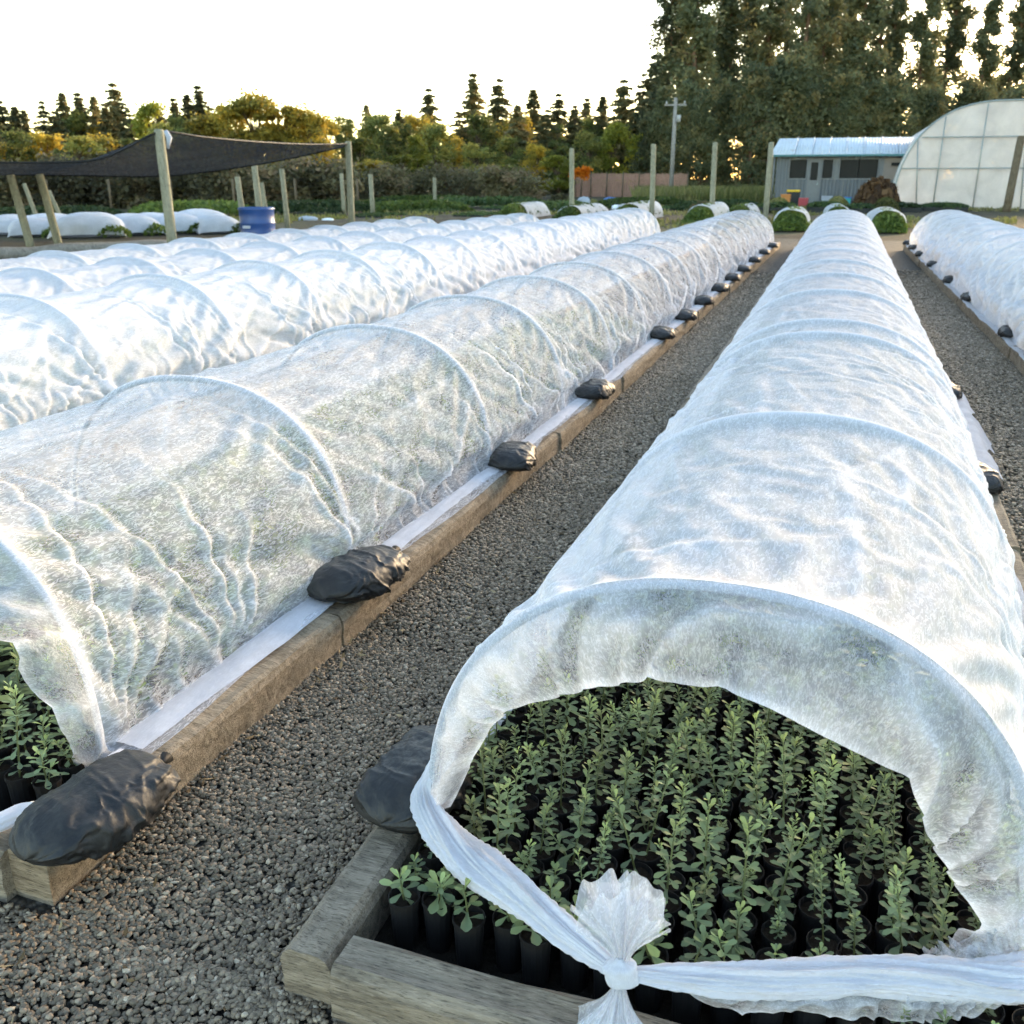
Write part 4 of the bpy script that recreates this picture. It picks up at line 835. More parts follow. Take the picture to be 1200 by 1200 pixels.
# autumn trees in front of them
for i, (px, py, dep, kind, k, wm) in enumerate(((-15, 150, 62, 'g', 1, 1.2), (20, 142, 64, 'e', 0, 1.2), (58, 140, 66, 'g', 2, 1.2), (95, 148, 62, 'e', 1, 1.2), (128, 146, 66, 'g', 0, 1.1), (160, 150, 64, 'e', 2, 1.2), (184, 128, 74, 'y', 1, 1.0), (206, 150, 64, 'e', 1, 1.1), (243, 140, 66, 'g', 0, 1.1), (275, 126, 66, 'g', 1, 1.05), (305, 116, 66, 'g', 0, 1.15), (338, 122, 66, 'g', 2, 1.3), (368, 136, 66, 'g', 1, 1.0), (385, 142, 72, 'g', 0, .9), (425, 165, 74, 'e', 0, 1.1), (455, 152, 78, 'e', 1, 1.0), (472, 146, 80, 'e', 2, 1.0), (490, 162, 74, 'y', 0, .9), (512, 150, 80, 'e', 0, 1.0), (532, 158, 82, 'g', 2, .9), (560, 172, 80, 'e', 1, 1.2), (600, 165, 84, 'e', 0, 1.2), (630, 172, 82, 'g', 1, 1.0), (655, 168, 80, 'e', 2, 1.2), (690, 160, 74, 'e', 1, 1.1), (716, 148, 75, 'y', 0, 1.15), (745, 162, 75, 'y', 1, 1.0), (655, 184, 68, 'y', 0, 1.1), (470, 185, 66, 'y', 1, 1.2), (435, 190, 64, 'g', 0, 1.3), (598, 196, 66, 'y', 1, 1.3))):
    py += 16 if px < 175 else 0
    h = topz(px, py, dep); v = {'g': GOLD, 'e': GREEN, 'y': YEL}[kind][k]; adj = {'g': 'golden autumn-leaved tree', 'e': 'green leafy tree', 'y': 'yellow-green leafy tree'}[kind]
    where = 'behind the shade cloth' if px < 400 else ('below the skyline conifers' if px < 665 else 'in front of the dark forest')
    put_tree(v, T(px, dep), h/7, max(h/7, .72)*wm, rt.uniform(0, 6), 'leafy_tree', f'{adj} {where}', 'autumn trees beyond the field')
for i in range(19):
    px = -20+i*39+rt.uniform(-8, 8); py = rt.uniform(138, 160); kind = i % 3; h = topz(px, py, 92)
    put_tree((GREEN, GOLD, GREEN)[kind][i % 3], T(px, 92), h/7, h/7*1.1, rt.uniform(0, 6), 'leafy_tree', ('olive green', 'golden', 'olive green')[kind]+' leafy tree in the far row behind the conifers', 'autumn trees beyond the field')
for i, (px, py) in enumerate(((30, 124), (74, 130), (134, 122), (160, 128), (196, 132), (255, 126), (470, 128), (538, 130), (606, 122), (640, 128), (672, 124))):
    h = topz(px, py, 86); put_tree(CON[i % 4], T(px, 86), h/12, h/12*1.3, rt.uniform(0, 6), 'conifer_tree', 'lower bushy conifer filling the skyline gap', 'conifers on the skyline')
# tall forest on the right
for i in range(13):
    px = 795+i*37+rt.uniform(-9, 9)
    if px > 1040 and i % 2: continue
    h = np.interp(px, [790, 900, 1080, 1200], [23, 23, 20, 18])*rt.uniform(.9, 1.1); k = (i % 5) if px < 1050 else (2, 4)[i % 2]
    put_tree(FOR[k], T(px, 98+rt.uniform(-4, 4)), h/24, .95*rt.uniform(.85, 1.1), rt.uniform(0, 6), 'forest_tree', 'very tall tree at the back of the forest', 'tall forest trees')
for i in range(14):
    px = 778+i*36+rt.uniform(-8, 8)
    if px > 1040 and i % 2: continue
    h = np.interp(px, [770, 830, 900, 1060, 1250], [15.5, 18.5, 19, 17.5, 16])*rt.uniform(.9, 1.1); k = ((i*3+1) % 5) if px < 1050 else (4, 2)[i % 2]
    put_tree(FOR[k], T(px, 84+rt.uniform(-3, 3)), h/24, (.86 if px < 1050 else .72)*rt.uniform(.85, 1.1), rt.uniform(0, 6), 'forest_tree', 'tall dark tree in the middle depth of the forest', 'tall forest trees')
for i in range(22):
    px = 752+i*24+rt.uniform(-8, 8); py = np.interp(px, [750, 800, 900, 1100, 1300], [140, 112, 88, 112, 118])+rt.uniform(-14, 14); h = topz(px, py, 76)
    put_tree(UND[i % 3], T(px, 76+rt.uniform(-2, 2)), h/12*1.05, h/12*rt.uniform(1.0, 1.25), rt.uniform(0, 6), 'understorey_tree', 'dense dark green tree low at the forest edge', 'understorey trees of the forest')
# dark thicket at the field edge on the left
for i in range(21):
    px = -25+i*32+rt.uniform(-7, 7); dep = 44 if px < 400 else 62; h = topz(px, rt.uniform(186, 198) if px < 400 else rt.uniform(196, 205), dep)
    put_tree(THK[i % 3], T(px, dep+rt.uniform(-2, 2)), h/3, max(.8, h/3)*1.05, rt.uniform(0, 6), 'thicket_shrub', 'dark tangled shrub in the hedge under the shade cloth' if px < 400 else 'dark shrub in the low hedge across the far field', 'dark hedge shrubs', 'shrub')

# ------------------------------------------------------------------ posts, shade cloth, barrel, log
def post(px0, y0, px1, y1, dep, r, label, mat='post', name='wooden_post', group='wooden posts around the beds'):
    b = T(px1, dep); t = W(px0, y0, dep); m = MB(); t = t-np.array([b[0], b[1], 0]); r_ = r
    m.tube([(0, 0, -.1), t*.3, t*.65, t*.985, t], [r_*1.06, r_*1.03, r_, r_*.97, r_*.9], 12)
    o = m.build(name, MAT[mat], None, True); o.location = b; return tag(o, label, 'post', group)
D1 = 16.0
post(186, 152, 193, 285, D1, .085, 'thick wooden post holding up the peak of the shade cloth')
post(12, 205, 24, 290, 17.5, .075, 'leftmost leaning wooden post under the shade cloth')
post(46, 204, 58, 283, 17.8, .075, 'second leaning wooden post from the left under the shade cloth')
post(28, 215, 37, 255, 30, .07, 'thin pale leaning post behind the leftmost post')
post(57, 223, 65, 252, 32, .07, 'thin pale post behind the second post from the left')
post(278, 207, 281, 248, 28, .085, 'short pale post left of the taller post behind the blue barrel')
post(298, 193, 301, 248, 27, .09, 'taller pale post rising straight behind the blue barrel')
post(306, 214, 309, 246, 31, .08, 'thin short post just right of the post behind the barrel')
post(330, 198, 333, 258, 26, .07, 'slim post right of the blue barrel')
post(408, 166, 409, 262, 24, .085, 'wooden post at the right end of the shade cloth')
post(400, 203, 401, 238, 36, .08, 'thin far post just left of the shade cloth end post')
post(434, 204, 435, 238, 36, .09, 'short pale post right of the shade cloth end post')
post(509, 208, 509, 236, 46, .09, 'thin grey post in the middle of the far field')
post(670, 174, 671, 256, 31, .085, 'wooden post in front of the orange shrub')
post(766, 169, 766, 257, 31, .085, 'wooden post in front of the pink board fence')
post(838, 167, 837, 257, 31, .085, 'wooden post between the pink fence and the shed')
post(904, 167, 901, 258, 31, .088, 'wooden post at the left corner of the shed')
post(1197, 160, 1186, 246, 40, .16, 'thick brown post leaning against the polytunnel front', 'brownpost')
# cut pole top fitting
u = T(787, 66); ur = empty('utility_pole', u, 'tall utility pole with small crossarm before the dark forest', 'pole'); zt = topz(787, 117, 66)
MB().tube([(0, 0, 0), (0, 0, zt)], [.16, .12], 10).build('pole', MAT['pole'], ur, True); MB().box((0, 0, zt-.45), (1.5, .12, .12)).build('crossarm', MAT['pole'], ur)
for s in (-.62, .62): MB().tube([(s, 0, zt-.39), (s, 0, zt-.30), (s, 0, zt-.2)], [.05, .07, .03], 8).build('insulator', MAT['insul'], ur, True)
MB().tube([(.3, -.14, zt-1.55), (.3, -.14, zt-1.1)], [.14, .14], 10).build('bracket_box', MAT['insul'], ur, True)
def shade():
    dn = lambda *a: W(*a)
    near = [(-150, 192, 15), (-60, 189, 15), (30, 190, 15.4), (110, 187, 15.8), (150, 172, 15.9), (188, 154, 16), (240, 160, 17), (300, 165.5, 19), (360, 168.5, 21.8), (408, 168, 24)]
    far = [(-150, 203, 22), (-60, 204, 22), (30, 204.5, 22), (110, 205.5, 22), (160, 206.5, 22), (200, 205.5, 22.4), (250, 200, 22.8), (310, 191, 23.3), (365, 180, 23.7), (408, 170, 24.2)]
    a = smooth_path([dn(*q) for q in near], 70); b = smooth_path([dn(*q) for q in far], 70); s = np.linspace(0, 1, 24)[:, None, None]
    P = a[None]*(1-s)+b[None]*s; S = s[..., 0]; U = np.linspace(0, 1, 70)[None]
    P[..., 2] += -.10*np.sin(S*PI)*(1-U*.6)+.025*fbm(U*14, S*4, 3, 3)*np.sin(S*PI)
    r = empty('shade_cloth', (0, 0, 0), 'dark grey shade cloth stretched between posts, peaked at one post', 'shade cloth')
    uv = np.stack([U*10+0*S, S*5+0*U], 2); link('cloth', gridmesh('cloth', P, MAT['shade'], uv), r)
    MB().tube(a+[0, 0, -.01], .018, 5).build('edge_rope', MAT['twine'], r, True); MB().tube(b+[0, 0, -.01], .018, 5).build('edge_rope', MAT['twine'], r, True)
    p = W(192, 158, 15.9); MB().tube([p+[.05, 0, .05], p+[.14, -.05, -.05], p+[.10, -.06, -.22]], [.04, .05, .02], 7).build('tie_rag', MAT['greyrag'], r, True)
shade()
def barrel():
    c = T(297, 17.0); r = empty('barrel', c, 'blue plastic barrel standing left behind the tunnels', 'barrel'); R = 20.5/1100*17; zt = topz(297, 243, 17.)
    prof = [(0, .0), (.92, .0), (.97, .02), (1, .10), (.985, .12), (1, .14), (1, .40), (1.03, .42), (1.03, .44), (1, .46), (1, .66), (1.03, .68), (1.03, .70), (1, .72), (1, .93), (1.035, .95), (1.035, .985), (.96, 1.0), (.94, .97), (0, .965)]
    n = 36; a = np.linspace(0, 2*PI, n, endpoint=False); v = np.concatenate([np.c_[p*R*np.cos(a), p*R*np.sin(a), np.full(n, z*zt)] for p, z in prof])
    MB().add(v, [tuple(q) for q in gridfaces(len(prof), n, True)]).build('drum', MAT['blue'], r, True)
    MB().tube([(R*.5, -R*.2, zt*.965), (R*.5, -R*.2, zt*1.01)], [.04, .035], 10).build('bung', MAT['blue'], r, True)
    MB().box((-R*.1, -R*1.002, zt*.62), (R*.5, .006, .05)).build('label_patch', MAT['greyrag'], r)
barrel()
la, lb = G(-40, 300, .12), G(272, 286, .12); m = MB(); L_ = np.linspace(0, 1, 24)[:, None]; pp = la*(1-L_)+lb*L_; rr = .13+.02*vnoise(np.arange(24)*.5, np.zeros(24), 2); pp[:, 2] += .02*vnoise(np.arange(24)*.4, np.ones(24), 3)
tag(m.tube(pp, rr, 12).build('log', MAT['pole'], None, True), 'long grey log lying before the white mounds under the shade cloth', 'log')

# ------------------------------------------------------------------ short covered rows beyond the beds
def leaf_mound(parent, name, cx, cy, sx, sy, h, n, seed, mat, size=.09, z0=.03):
    rs = np.random.RandomState(seed); a = rs.uniform(-1, 1, (n, 2)); z = h*np.sqrt(np.clip(1-a[:, 0]**2*.9, 0.02, 1))*np.clip((1-np.abs(a[:, 1])**6), .1, 1)*rs.uniform(.55, 1.05, n)
    P = np.c_[cx+a[:, 0]*sx, cy+a[:, 1]*sy, z0+z]; V = leafquads(P, size, rs, droop=-.5)
    return link(name, trimesh(name, V, np.arange(4*n).reshape(-1, 4), MAT[mat], False, np.repeat(np.clip(rs.beta(2, 2, n), 0, 1), 4)), parent)
def short_tunnel(p, L, w_, h, rz, c0, c1, seed, label, group, mat='herb', closed=False):
    r = empty('short_row_cover', (p[0], p[1], 0), label, 'row cover', group, rz)
    n, m = 22, 26; th = np.linspace(PI, 0, m)[None]; y = np.linspace(c0, c1, n)[:, None]
    lump = 1+.06*fbm(y*2.5, th*1.5, seed, 3)-.05*np.abs(np.sin(y*PI/1.1))
    X = w_/2*1.06*np.sign(np.cos(th))*np.abs(np.cos(th))**.8*lump; Z = .02+h*1.05*np.abs(np.sin(th))**.75*lump*np.where(y > c1-.25, 1-(y-c1+.25)*1.6, 1)*(np.clip((y-c0)/.55, .02, 1)**.5 if closed else 1)
    Yy = y+.06*fbm(th*2, y*0+seed, seed, 2)*(np.abs(y-(c0+c1)/2) > (c1-c0)*.4)
    P = np.stack([X+0*y, Yy+0*th, Z+0*y], 2); uv = np.stack([th*w_/2+0*y, y+0*th], 2); link('cover', gridmesh('cover', P, MAT['fabric_far'], uv), r)
    leaf_mound(r, 'plants', 0, L/2-.1, w_/2*.97, L/2, h*.95, int(1100*L*w_), seed, mat, .10) if not closed else leaf_mound(r, 'plants', w_*.35, c0+.25, w_*.22, .35, h*.5, 260, seed, mat, .10)
    MB().box((0, L/2, .02), (w_*.86, L-.3, .04)).build('tray', MAT['crate'], r); return r
FW = 'short covered rows beyond the long tunnels'
for i, (px, py, w_, h, L, c0, c1, lab) in enumerate(((925, 272, .95, .55, 3.6, .4, 3.4, 'short half-covered row with bright green open end left of the centre tunnel end'), (1041, 274, .95, .55, 3.6, .4, 3.4, 'short half-covered row with green open end right of the centre tunnel end'), (982, 262, .8, .5, 3.5, .5, 3.4, 'short covered row peeking straight behind the centre tunnel'),
        (815, 264, .9, .55, 5, .8, 4.8, 'short white covered row with green end beside the third far post'), (728, 262, .9, .55, 6, 1.0, 5.8, 'short white covered row with weeds before the pink fence'), (660, 262, .9, .5, 5, .7, 4.6, 'short white covered row behind the post with the orange shrub'), (592, 258, .9, .5, 4.5, 1.2, 4.4, 'short white covered row farthest left beyond the long tunnels'), (860, 258, .8, .45, 4, 1.2, 3.9, 'short grey-white covered row left of the shed corner post'))):
    g = G(px, py); short_tunnel(g, L, w_, h, rt.normal(0, .03), c0, c1, 300+i, lab, FW)
for i, (px, py) in enumerate(((905, 246), (980, 244), (1040, 247))):
    g = G(px, py+4); r = empty('seedling_row', g, ['olive brown seedling row left behind the short covered rows', 'olive seedling row directly behind the centre tunnel', 'olive seedling row right behind the short covered rows'][i], 'seedlings', 'olive seedling rows'); leaf_mound(r, 'plants', 0, 2.5, .45, 2.5, .5, 2600, 320+i, 'grassm', .13)
# white mounds under the shade cloth
for i, (px, py, w_, h) in enumerate(((8, 277, 1.3, .42), (42, 279, 1.2, .42), (68, 278, 1.5, .46), (103, 280, 1.7, .52), (136, 276, 1.2, .40), (160, 277, 1.4, .45), (186, 276, 1.3, .45), (212, 275, 1.4, .46), (240, 274, 1.6, .52), (264, 275, 1.2, .42))):
    g = G(px, py); short_tunnel(g, 2.6, w_, h, .75+rt.normal(0, .05), .05 if i % 2 else .35, 2.5, 350+i, 'low white covered mound under the shade cloth, ' + ['leftmost of the row', 'second from the left', 'third from the left', 'wide one behind the log between two posts', 'fifth from the left', 'just left of the thick peak post', 'behind the thick peak post', 'just right of the thick peak post', 'wide one left of the blue barrel', 'partly hidden by the blue barrel'][i], 'white mounds under the shade cloth', closed=True)
for i, (px0, px1, py, h) in enumerate(((-30, 150, 258, .35), (150, 300, 256, .5), (290, 440, 252, .45), (425, 545, 250, .4), (500, 640, 245, .45), (430, 560, 241, .4), (610, 690, 249, .35), (700, 800, 244, .4), (790, 885, 247, .35))):
    a, b = G(px0, py), G(px1, py-3); r = empty('herb_row', (a+b)/2, ['low green herb row far left under the shade cloth', 'bright green herb row behind the white mounds', 'green herb row right of the blue barrel', 'green plant row just beyond the fourth tunnel end', 'green plant row across the middle of the field', 'far green plant row right of the shade cloth', 'green plant row before the post with the orange shrub', 'green plant row before the pink fence', 'green plant row left of the shed'][i], 'herbs', 'green herb rows', math.atan2(b[1]-a[1], b[0]-a[0])-H2); leaf_mound(r, 'plants', 0, 0, 1.1 if i < 3 else .8, np.linalg.norm(b-a)/2, h, 6500 if i < 3 else 3500, 380+i, 'herb' if i % 2 else 'dherb', .16)
# dark tray blocks before the shed
for i, (px0, px1, y0, y1) in enumerate(((888, 930, 236, 250), (946, 986, 236, 249), (992, 1024, 238, 250), (1040, 1078, 237, 249), (1084, 1132, 237, 248), (772, 812, 240, 247), (560, 625, 241, 246), (345, 400, 243, 253), (455, 520, 244, 250), (530, 565, 248, 254), (585, 640, 246, 251), (430, 500, 238, 243), (655, 700, 243, 248), (700, 760, 247, 252), (620, 668, 237, 241), (820, 870, 243, 249), (410, 452, 249, 255))):
    a, b = G(px0, y1), G(px1, y1); wd = np.linalg.norm(b-a); zt = ZT(px0, y0, a); r = empty('seedling_block', (a+b)/2, ['dark green seedling block left of the shed front', 'dark green seedling block before the shed windows', 'dark seedling block before the brown heap', 'dark green seedling block at the polytunnel corner', 'wide dark seedling block before the polytunnel', 'dark tray block before the grass bank', 'long dark tray block in the middle of the field', 'dark tray block right of the blue barrel', 'dark tray block in the left middle field', 'dark tray block just beyond the fourth tunnel end', 'dark tray block just beyond the third tunnel end', 'thin dark tray block far out right of the shade cloth', 'dark tray block behind the post with orange shrub', 'dark tray block before the pink fence', 'thin dark tray block far out below the conifers', 'dark tray block between the two posts before the shed', 'dark tray block at the foot of the shade cloth end post'][i], 'seedling trays', 'dark seedling blocks')
    MB().box((0, 1.0, zt*.3), (wd, 2.0, zt*.6)).build('tray_stack', MAT['crate'], r); leaf_mound(r, 'plants', 0, 1.0, wd/2, 1.0, zt*.5, int(700*wd), 390+i, 'dherb', .14, zt*.55)

# ------------------------------------------------------------------ shed
def shed():
    Y = 57.0; L = AY(906, 238, Y); R = AY(1068, 238, Y); wd = R[0]-L[0]; ze = AY(985, 181, Y)[2]; zr = ze+.92
    r = empty('shed', (L[0], Y, 0), 'long low grey iron shed with dark windows and pale roof', 'shed')
    zs = ze*.50; zw = ze*.93; dpt = 4.2
    MB().box((wd/2, .06, zs/2), (wd, .10, zs)).build('lower_wall', MAT['shedwall'], r); MB().box((wd/2, dpt, ze/2+.3), (wd, .1, ze+.6)).build('back_wall', MAT['shedwall'], r)
    for x in (.05, wd-.05): MB().box((x, dpt/2, ze/2), (.1, dpt-.12, ze)).build('side_wall', MAT['shedwall'], r)
    q = np.array([[[-.35, -.35, ze], [wd+.2, -.35, ze]], [[-.1, dpt*.55, zr], [wd+.2, dpt*.55, zr]], [[-.1, dpt+.2, ze+.5], [wd+.2, dpt+.2, ze+.5]]])
    ro = link('roof', gridmesh('roof', q, MAT['roof'], smooth=False), r); s = ro.modifiers.new('thick', 'SOLIDIFY'); s.thickness = .04
    for k in range(7): x = (k+1)/8*wd; MB().tube([(x, -.33, ze+.035), (x, dpt*.55, zr+.035)], .025, 5).build('roof_seam', MAT['roof'], ro)
    MB().box((wd/2, -.38, ze-.05), (wd+.5, .08, .10)).build('gutter', MAT['teal'], r)
    MB().box((wd/2, .06, (zw+ze)/2), (wd, .09, ze-zw)).build('head_wall', MAT['shedwall'], r)
    segs = [(0, .09, 'w'), (.09, .235, 'g'), (.235, .33, 'd'), (.33, .425, 'g'), (.425, .455, 'f'), (.455, .745, 'g'), (.745, .775, 'f'), (.775, 1.0, 'p')]
    for a, b, t in segs:
        c = ((a+b)/2*wd, .06, (zs+zw)/2); sz = ((b-a)*wd-.004, .08, zw-zs-.004)
        if t == 'g':
            f = MB()
            for x in (a*wd+.04, b*wd-.04): f.box((x, .02, (zs+zw)/2), (.07, .10, zw-zs-.01))
            for z in (zs+.04, zw-.04): f.box(((a+b)/2*wd, .025, z), ((b-a)*wd-.16, .10, .07))
            wo_ = f.build('window', MAT['frame'], r); n = max(1, int((b-a)*wd/1.0))
            for k in range(n):
                w1 = ((b-a)*wd-.16)/n; MB().box((a*wd+.08+w1*(k+.5), .07, (zs+zw)/2), (w1-.04, .02, zw-zs-.16)).build('pane', MAT['glass'], wo_)
        elif t == 'd':
            d = MB().box(((a+b)/2*wd, .03, zw/2), ((b-a)*wd-.02, .10, zw-.02)).build('door', MAT['frame'], r); MB().box(((a+b)/2*wd, -.03, zw*.72), ((b-a)*wd*.55, .03, zw*.38)).build('pane', MAT['glass'], d); MB().box((b*wd-.12, -.05, zw*.45), (.05, .06, .12)).build('handle', MAT['steel'], d)
        else: MB().box(c, sz).build({'w': 'wall_panel', 'f': 'mullion', 'p': 'wall_panel'}[t], MAT[{'w': 'shedwall', 'f': 'frame', 'p': 'shedpanel'}[t]], r)
    MB().box((wd*.86, -.02, zs+.78), (.5, .1, .16)).build('lamp', MAT['glass'], r); MB().tube([(-.12, .0, 0), (-.12, .0, ze)], .05, 8).build('downpipe', MAT['frame'], r, True)
    for k, x in enumerate(np.arange(1, 6)*wd/6): MB().box((x, .0, zs*.5), (.05, .03, zs*.97)).build('batten', MAT['frame'], r)
shed()
# ------------------------------------------------------------------ polytunnel
def poly():
    Y = 52.0; c = AY(1166, 242, Y); a = c[0]-AY(1045, 242, Y)[0]; h = AY(1166, 118, Y)[2]; Ln = 18.0
    r = empty('polytunnel', (c[0], Y, 0), 'large pale film-covered polytunnel with arched pipe frame at right', 'polytunnel')
    th = np.linspace(PI, 0, 48); ax = a*np.sign(np.cos(th))*np.abs(np.cos(th))**.78; az = h*np.abs(np.sin(th))**.86
    s = np.linspace(0, 1, 14)[:, None]; X = ax[None]+0*s; Z = s*az[None]; Yw = .10*fbm(X*1.1, Z*1.1, 4, 3)*np.minimum(1, 3*(1-s))+0*X
    link('end_wall', gridmesh('end_wall', np.stack([X, Yw, Z], 2), MAT['film']), r)
    yy = np.linspace(0.02, Ln, 31)[:, None]; sg = 1-.012*np.abs(np.sin(yy*PI/2))+.003*fbm(yy, th[None]*3, 2, 2)
    link('roof_film', gridmesh('roof_film', np.stack([ax[None]*sg, yy+0*ax[None], az[None]*sg], 2), MAT['film']), r)
    for k in range(6): MB().tube(np.c_[ax*.993, np.full(48, .06+k*Ln/5*.98), az*.993], .035, 6).build('arch_pipe', MAT['steel'], r, True)
    MB().tube(np.c_[ax*1.004, np.full(48, -.02), az*1.004], .04, 6).build('front_arch', MAT['steel'], r, True)
    def zat(x): return float(np.interp(x, ax, az))
    for px0, px1 in ((1076, 1074), (1105, 1093), (1152, 1140), (1198, 1196), (1235, 1240)):
        x0 = AY(px0, 160, Y)[0]-c[0]; x1 = AY(px1, 240, Y)[0]-c[0]; MB().tube([(x1, -.12, 0), (x0, -.12, zat(x0)*.985)], .028, 6).build('upright', MAT['steel'], r, True)
    for py in (160, 197):
        z = AY(1166, py, Y)[2]; k = az > z; x = ax[k]; MB().tube([(x[0], -.15, z), (x[-1], -.15, z)], .028, 6).build('crossbar', MAT['steel'], r, True)
poly()
# ------------------------------------------------------------------ faded board fence
def fence():
    dep = 72.0; a, b = T(674, dep), T(806, dep-1); L = np.linalg.norm(b-a); rz = math.atan2(b[1]-a[1], b[0]-a[0]); h = topz(740, 203, dep)
    r = empty('board_fence', a, 'faded pinkish board fence at the far edge of the field', 'fence', None, rz); n = 7; rs = np.random.RandomState(3); bw = L/n
    bm = [MB().box((0, 0, h/2), (bw/8-.02, .03, h)).mesh('board', MAT['pinkfence']) for _ in range(1)]
    for k in range(n):
        pn = MB().box((bw*(k+.5), .05, h*.25), (bw-.1, .05, .1)).box((bw*(k+.5), .05, h*.8), (bw-.1, .05, .1)).build('panel_rail', MAT['pinkfence'], r)
        for j in range(8): o = link('board', bm[0], pn, loc=(bw*(k+(j+.5)/8), rs.normal(0, .006), 0)); o.scale.z = rs.uniform(.96, 1.02)
    for k in range(n+1): MB().tube([(bw*k, -.08, 0), (bw*k, -.08, h*1.05)], .05, 7).build('fence_post', MAT['brownpost'], r, True)
fence()
o = T(681, 66); r = empty('orange_shrub', o, 'small bright orange leafy bush behind a wooden post', 'shrub'); zz = topz(681, 203, 66)
MB().tube([(0, 0, 0), (.05, 0, zz*.6), (0, 0, zz)], [.06, .05, .03], 6).build('stem', MAT['bark'], r, True)
rs = np.random.RandomState(4); P = np.concatenate([np.array([dx, 0, zz+dz])+rs.normal(0, .14, (160, 3)) for dx, dz in ((-.55, -.05), (-.25, .0), (.1, .05), (.4, .15), (.3, -.12))]); link('crown', crown(P, .16, 4, MAT['orange'], np.full(len(P), .5)), r)
# wire fence under the hedge
def wire_fence():
    pts = [T(px, 40) for px in range(-20, 421, 73)]; r = empty('wire_fence', pts[0], 'low wire fence with thin posts before the dark hedge', 'fence'); P = np.array(pts)-pts[0]
    for p in P: MB().tube([p, p+[0, 0, 1.35]], .05, 6).build('fence_post', MAT['brownpost'], r, True)
    for z in (.35, .7, 1.05, 1.35): MB().tube(P+[0, -.05, z], .005, 4).build('wire', MAT['twine'], r)
wire_fence()

# ------------------------------------------------------------------ clutter before the shed and in the field
def heap(name, px0, px1, ytop, ybase, mat, label, cat, seed, leafy=0, group='clutter in front of the shed'):
    ybase += 5 if px0 > 900 else 0
    a, b = G(px0, ybase), G(px1, ybase); wd = np.linalg.norm(b-a); h = ZT(px0, ytop, a); r = empty(name, (a+b)/2, label, cat, group); n, m = 10, 22; t = np.linspace(0, 1, n)[:, None]; th = np.linspace(0, 2*PI, m)[None]
    k = 1+.25*fbm(np.cos(th)*2+seed, np.sin(th)*2+t*2, seed, 3); R = wd/2*np.sin(t*PI/2)**.8*k; P = np.stack([R*np.cos(th), R*np.sin(th)*.7, h*np.cos(t*PI/2)**.8*k+0*th], 2)
    link('body', gridmesh('body', P, MAT[mat]), r)
    if leafy: rs = np.random.RandomState(seed); a_ = rs.uniform(0, 2*PI, leafy); tt = rs.rand(leafy); Q = np.c_[wd/2*np.sin(tt*PI/2)*np.cos(a_), wd/2*.7*np.sin(tt*PI/2)*np.sin(a_), h*np.cos(tt*PI/2)]+rs.normal(0, .06, (leafy, 3)); link('twigs', crown(Q, .35, seed, MAT[mat], np.full(leafy, .4)), r)
def boxy(name, px0, px1, ytop, ybase, mat, label, cat, lid=None, group='clutter in front of the shed', dp=.6):
    ybase += 5
    a, b = G(px0, ybase), G(px1, ybase); wd = np.linalg.norm(b-a); h = ZT(px0, ytop, a); r = empty(name, (a+b)/2, label, cat, group)
    v = np.array([(-.44, 0, 0), (.44, 0, 0), (.44, 1, 0), (-.44, 1, 0), (-.5, 0, 1), (.5, 0, 1), (.5, 1, 1), (-.5, 1, 1)])*[wd, dp, h*(.85 if lid else 1)]
    MB().add(v, [(0, 3, 2, 1), (4, 5, 6, 7), (0, 1, 5, 4), (1, 2, 6, 5), (2, 3, 7, 6), (3, 0, 4, 7)]).build('body', MAT[mat], r, False, .02)
    if lid: MB().box((0, dp/2, h*.92), (wd*1.06, dp*1.08, h*.12)).build('lid', MAT[lid], r, False, .02)
    else: MB().box((0, -.01, h*.93), (wd*1.03, .03, h*.08)).build('rim', MAT[mat], r)
boxy('bucket', 905, 915, 226, 234, 'white', 'white bucket at the left corner of the shed', 'bucket'); boxy('board_box', 914, 925, 226, 238, 'orangep', 'rusty orange box beside the white bucket', 'box')
boxy('bin', 921, 935, 221, 237, 'crate', 'black bin with a bright yellow lid before the shed', 'bin', 'yellow'); boxy('tub', 975, 996, 229, 236, 'tealp', 'teal plastic tub before the shed', 'tub', 'tarp')
boxy('crate', 956, 963, 222, 231, 'yellow', 'yellow crate on the clutter in front of the shed door', 'crate'); boxy('crate', 942, 955, 224, 234, 'crate', 'dark crate stacked left of the yellow crate', 'crate'); boxy('crate', 962, 974, 228, 236, 'greyrag', 'grey crate left of the teal tub', 'crate'); boxy('crate', 935, 946, 230, 238, 'redp', 'dull red crate right of the yellow lidded bin', 'crate')
heap('brush_heap', 1004, 1048, 213, 240, 'dry', 'brown heap of dry brush beside the polytunnel', 'brush heap', 5, 900)
heap('tarp_heap', 704, 728, 230, 240, 'tarp', 'blue tarp heap before the pink fence, right one', 'tarp', 6, 0, 'tarps in the field'); heap('tarp_heap', 676, 692, 229, 240, 'greyrag', 'pale grey-blue tarp heap before the pink fence, left one', 'tarp', 7, 0, 'tarps in the field')
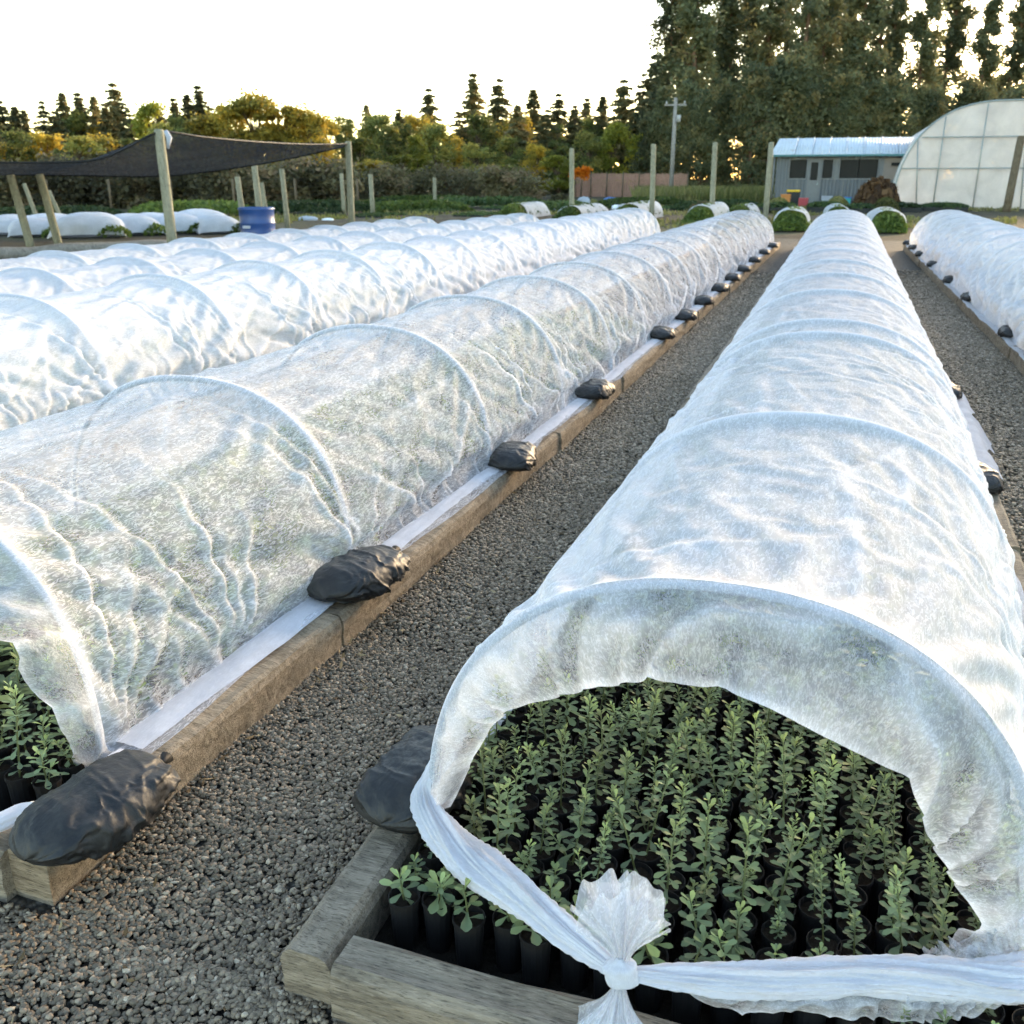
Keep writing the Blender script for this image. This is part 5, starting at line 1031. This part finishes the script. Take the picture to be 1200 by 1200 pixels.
for i, (px0, px1, yt, yb, mt) in enumerate(((628, 642, 234, 241, 'white'), (650, 672, 238, 246, 'greyrag'), (690, 712, 239, 246, 'greyrag'), (716, 732, 238, 245, 'white'), (755, 775, 238, 244, 'greyrag'), (792, 806, 236, 242, 'white'), (850, 866, 238, 244, 'white'), (868, 886, 240, 246, 'greyrag'), (520, 535, 239, 245, 'greyrag'), (492, 506, 239, 243, 'white'), (452, 486, 240, 246, 'greyrag'), (350, 372, 250, 258, 'greyrag'), (376, 392, 252, 258, 'white'), (532, 560, 247, 252, 'greyrag'), (955, 970, 258, 264, 'white'))):
    heap('sheet_bundle', px0, px1, yt, yb, mt, ('crumpled white' if mt == 'white' else 'crumpled grey')+' cover sheet lying in the far field'+(' near the posts' if px0 > 620 else ' to the left'), 'sheet', 30+i, 0, 'cover sheets lying in the field')
for i, (px0, px1, yt, yb) in enumerate(((505, 530, 236, 243), (590, 616, 238, 245), (645, 668, 230, 240), (735, 752, 234, 241), (812, 838, 240, 250), (440, 470, 236, 243))):
    heap('weed_clump', px0, px1, yt, yb, 'dherb' if i % 2 else 'thicket', 'dark weedy clump in the far field '+['left of the hedge gap', 'below the conifers', 'beside the orange shrub post', 'before the pink fence', 'before the grass bank', 'right of the shade cloth'][i], 'weeds', 50+i, 500, 'weed clumps in the field')
# ------------------------------------------------------------------ grass
def grass(name, label, regs, seed):
    rs = np.random.RandomState(seed); B = []
    for px0, px1, d0, d1, n, h0, h1, w_ in regs:
        px = rs.uniform(px0, px1, n); dep = rs.uniform(d0, d1, n); p = np.array([T(a, b) for a, b in zip(px, dep)]); B.append(np.c_[p[:, :2], rs.uniform(h0, h1, n), np.full(n, w_)])
    B = np.concatenate(B); B = B[fbm(B[:, 0]*.22+seed, B[:, 1]*.22, seed+5, 3) > (.05 if name == 'field_grass' else -2)]; n = len(B); az = rs.uniform(0, 2*PI, n); d = np.c_[np.cos(az), np.sin(az)]*B[:, 3:4]; ln = rs.normal(0, .3, (n, 2))*B[:, 2:3]; z0 = np.zeros((n, 1))
    V = np.stack([np.c_[B[:, :2]-d, z0], np.c_[B[:, :2]+d, z0], np.c_[B[:, :2]+ln, B[:, 2:3]]], 1).reshape(-1, 3)
    c = np.clip(.5+.45*fbm(B[:, 0]*.25, B[:, 1]*.25, seed, 3)+rs.normal(0, .18, n), 0, 1)
    tag(link(name, trimesh(name, V, np.arange(3*n).reshape(-1, 3), MAT['grassm'], False, np.repeat(c, 3))), label, 'grass', kind='stuff')
grass('tall_grass', 'tall yellow-green grass bank before the dark forest', [(745, 915, 52, 72, 9000, .4, 1.0, .06)], 2)
grass('field_grass', 'short weedy grass scattered over the far field', [(-20, 700, 30, 60, 22000, .05, .2, .05), (700, 1200, 27, 52, 9000, .05, .16, .05)], 3)

# ------------------------------------------------------------------ labels of look-alikes: count them from the left
def ordinals():
    by = {}
    for o in bpy.data.objects:
        if o.parent is None and 'label' in o and o.get('kind') is None: by.setdefault(o['label'], []).append(o)
    for lab, os_ in by.items():
        if 1 < len(os_) <= 22:
            def px(o):
                v = ROT.T @ (np.array(o.location)-ORG); return v[0]/-v[2]
            far = 'sandbag' in lab
            os_.sort(key=(lambda o: o.location.y) if far else px)
            for k, o in enumerate(os_): o['label'] = lab+', '+ORDW[k]+(' nearest' if far else ' from the left')
ordinals()
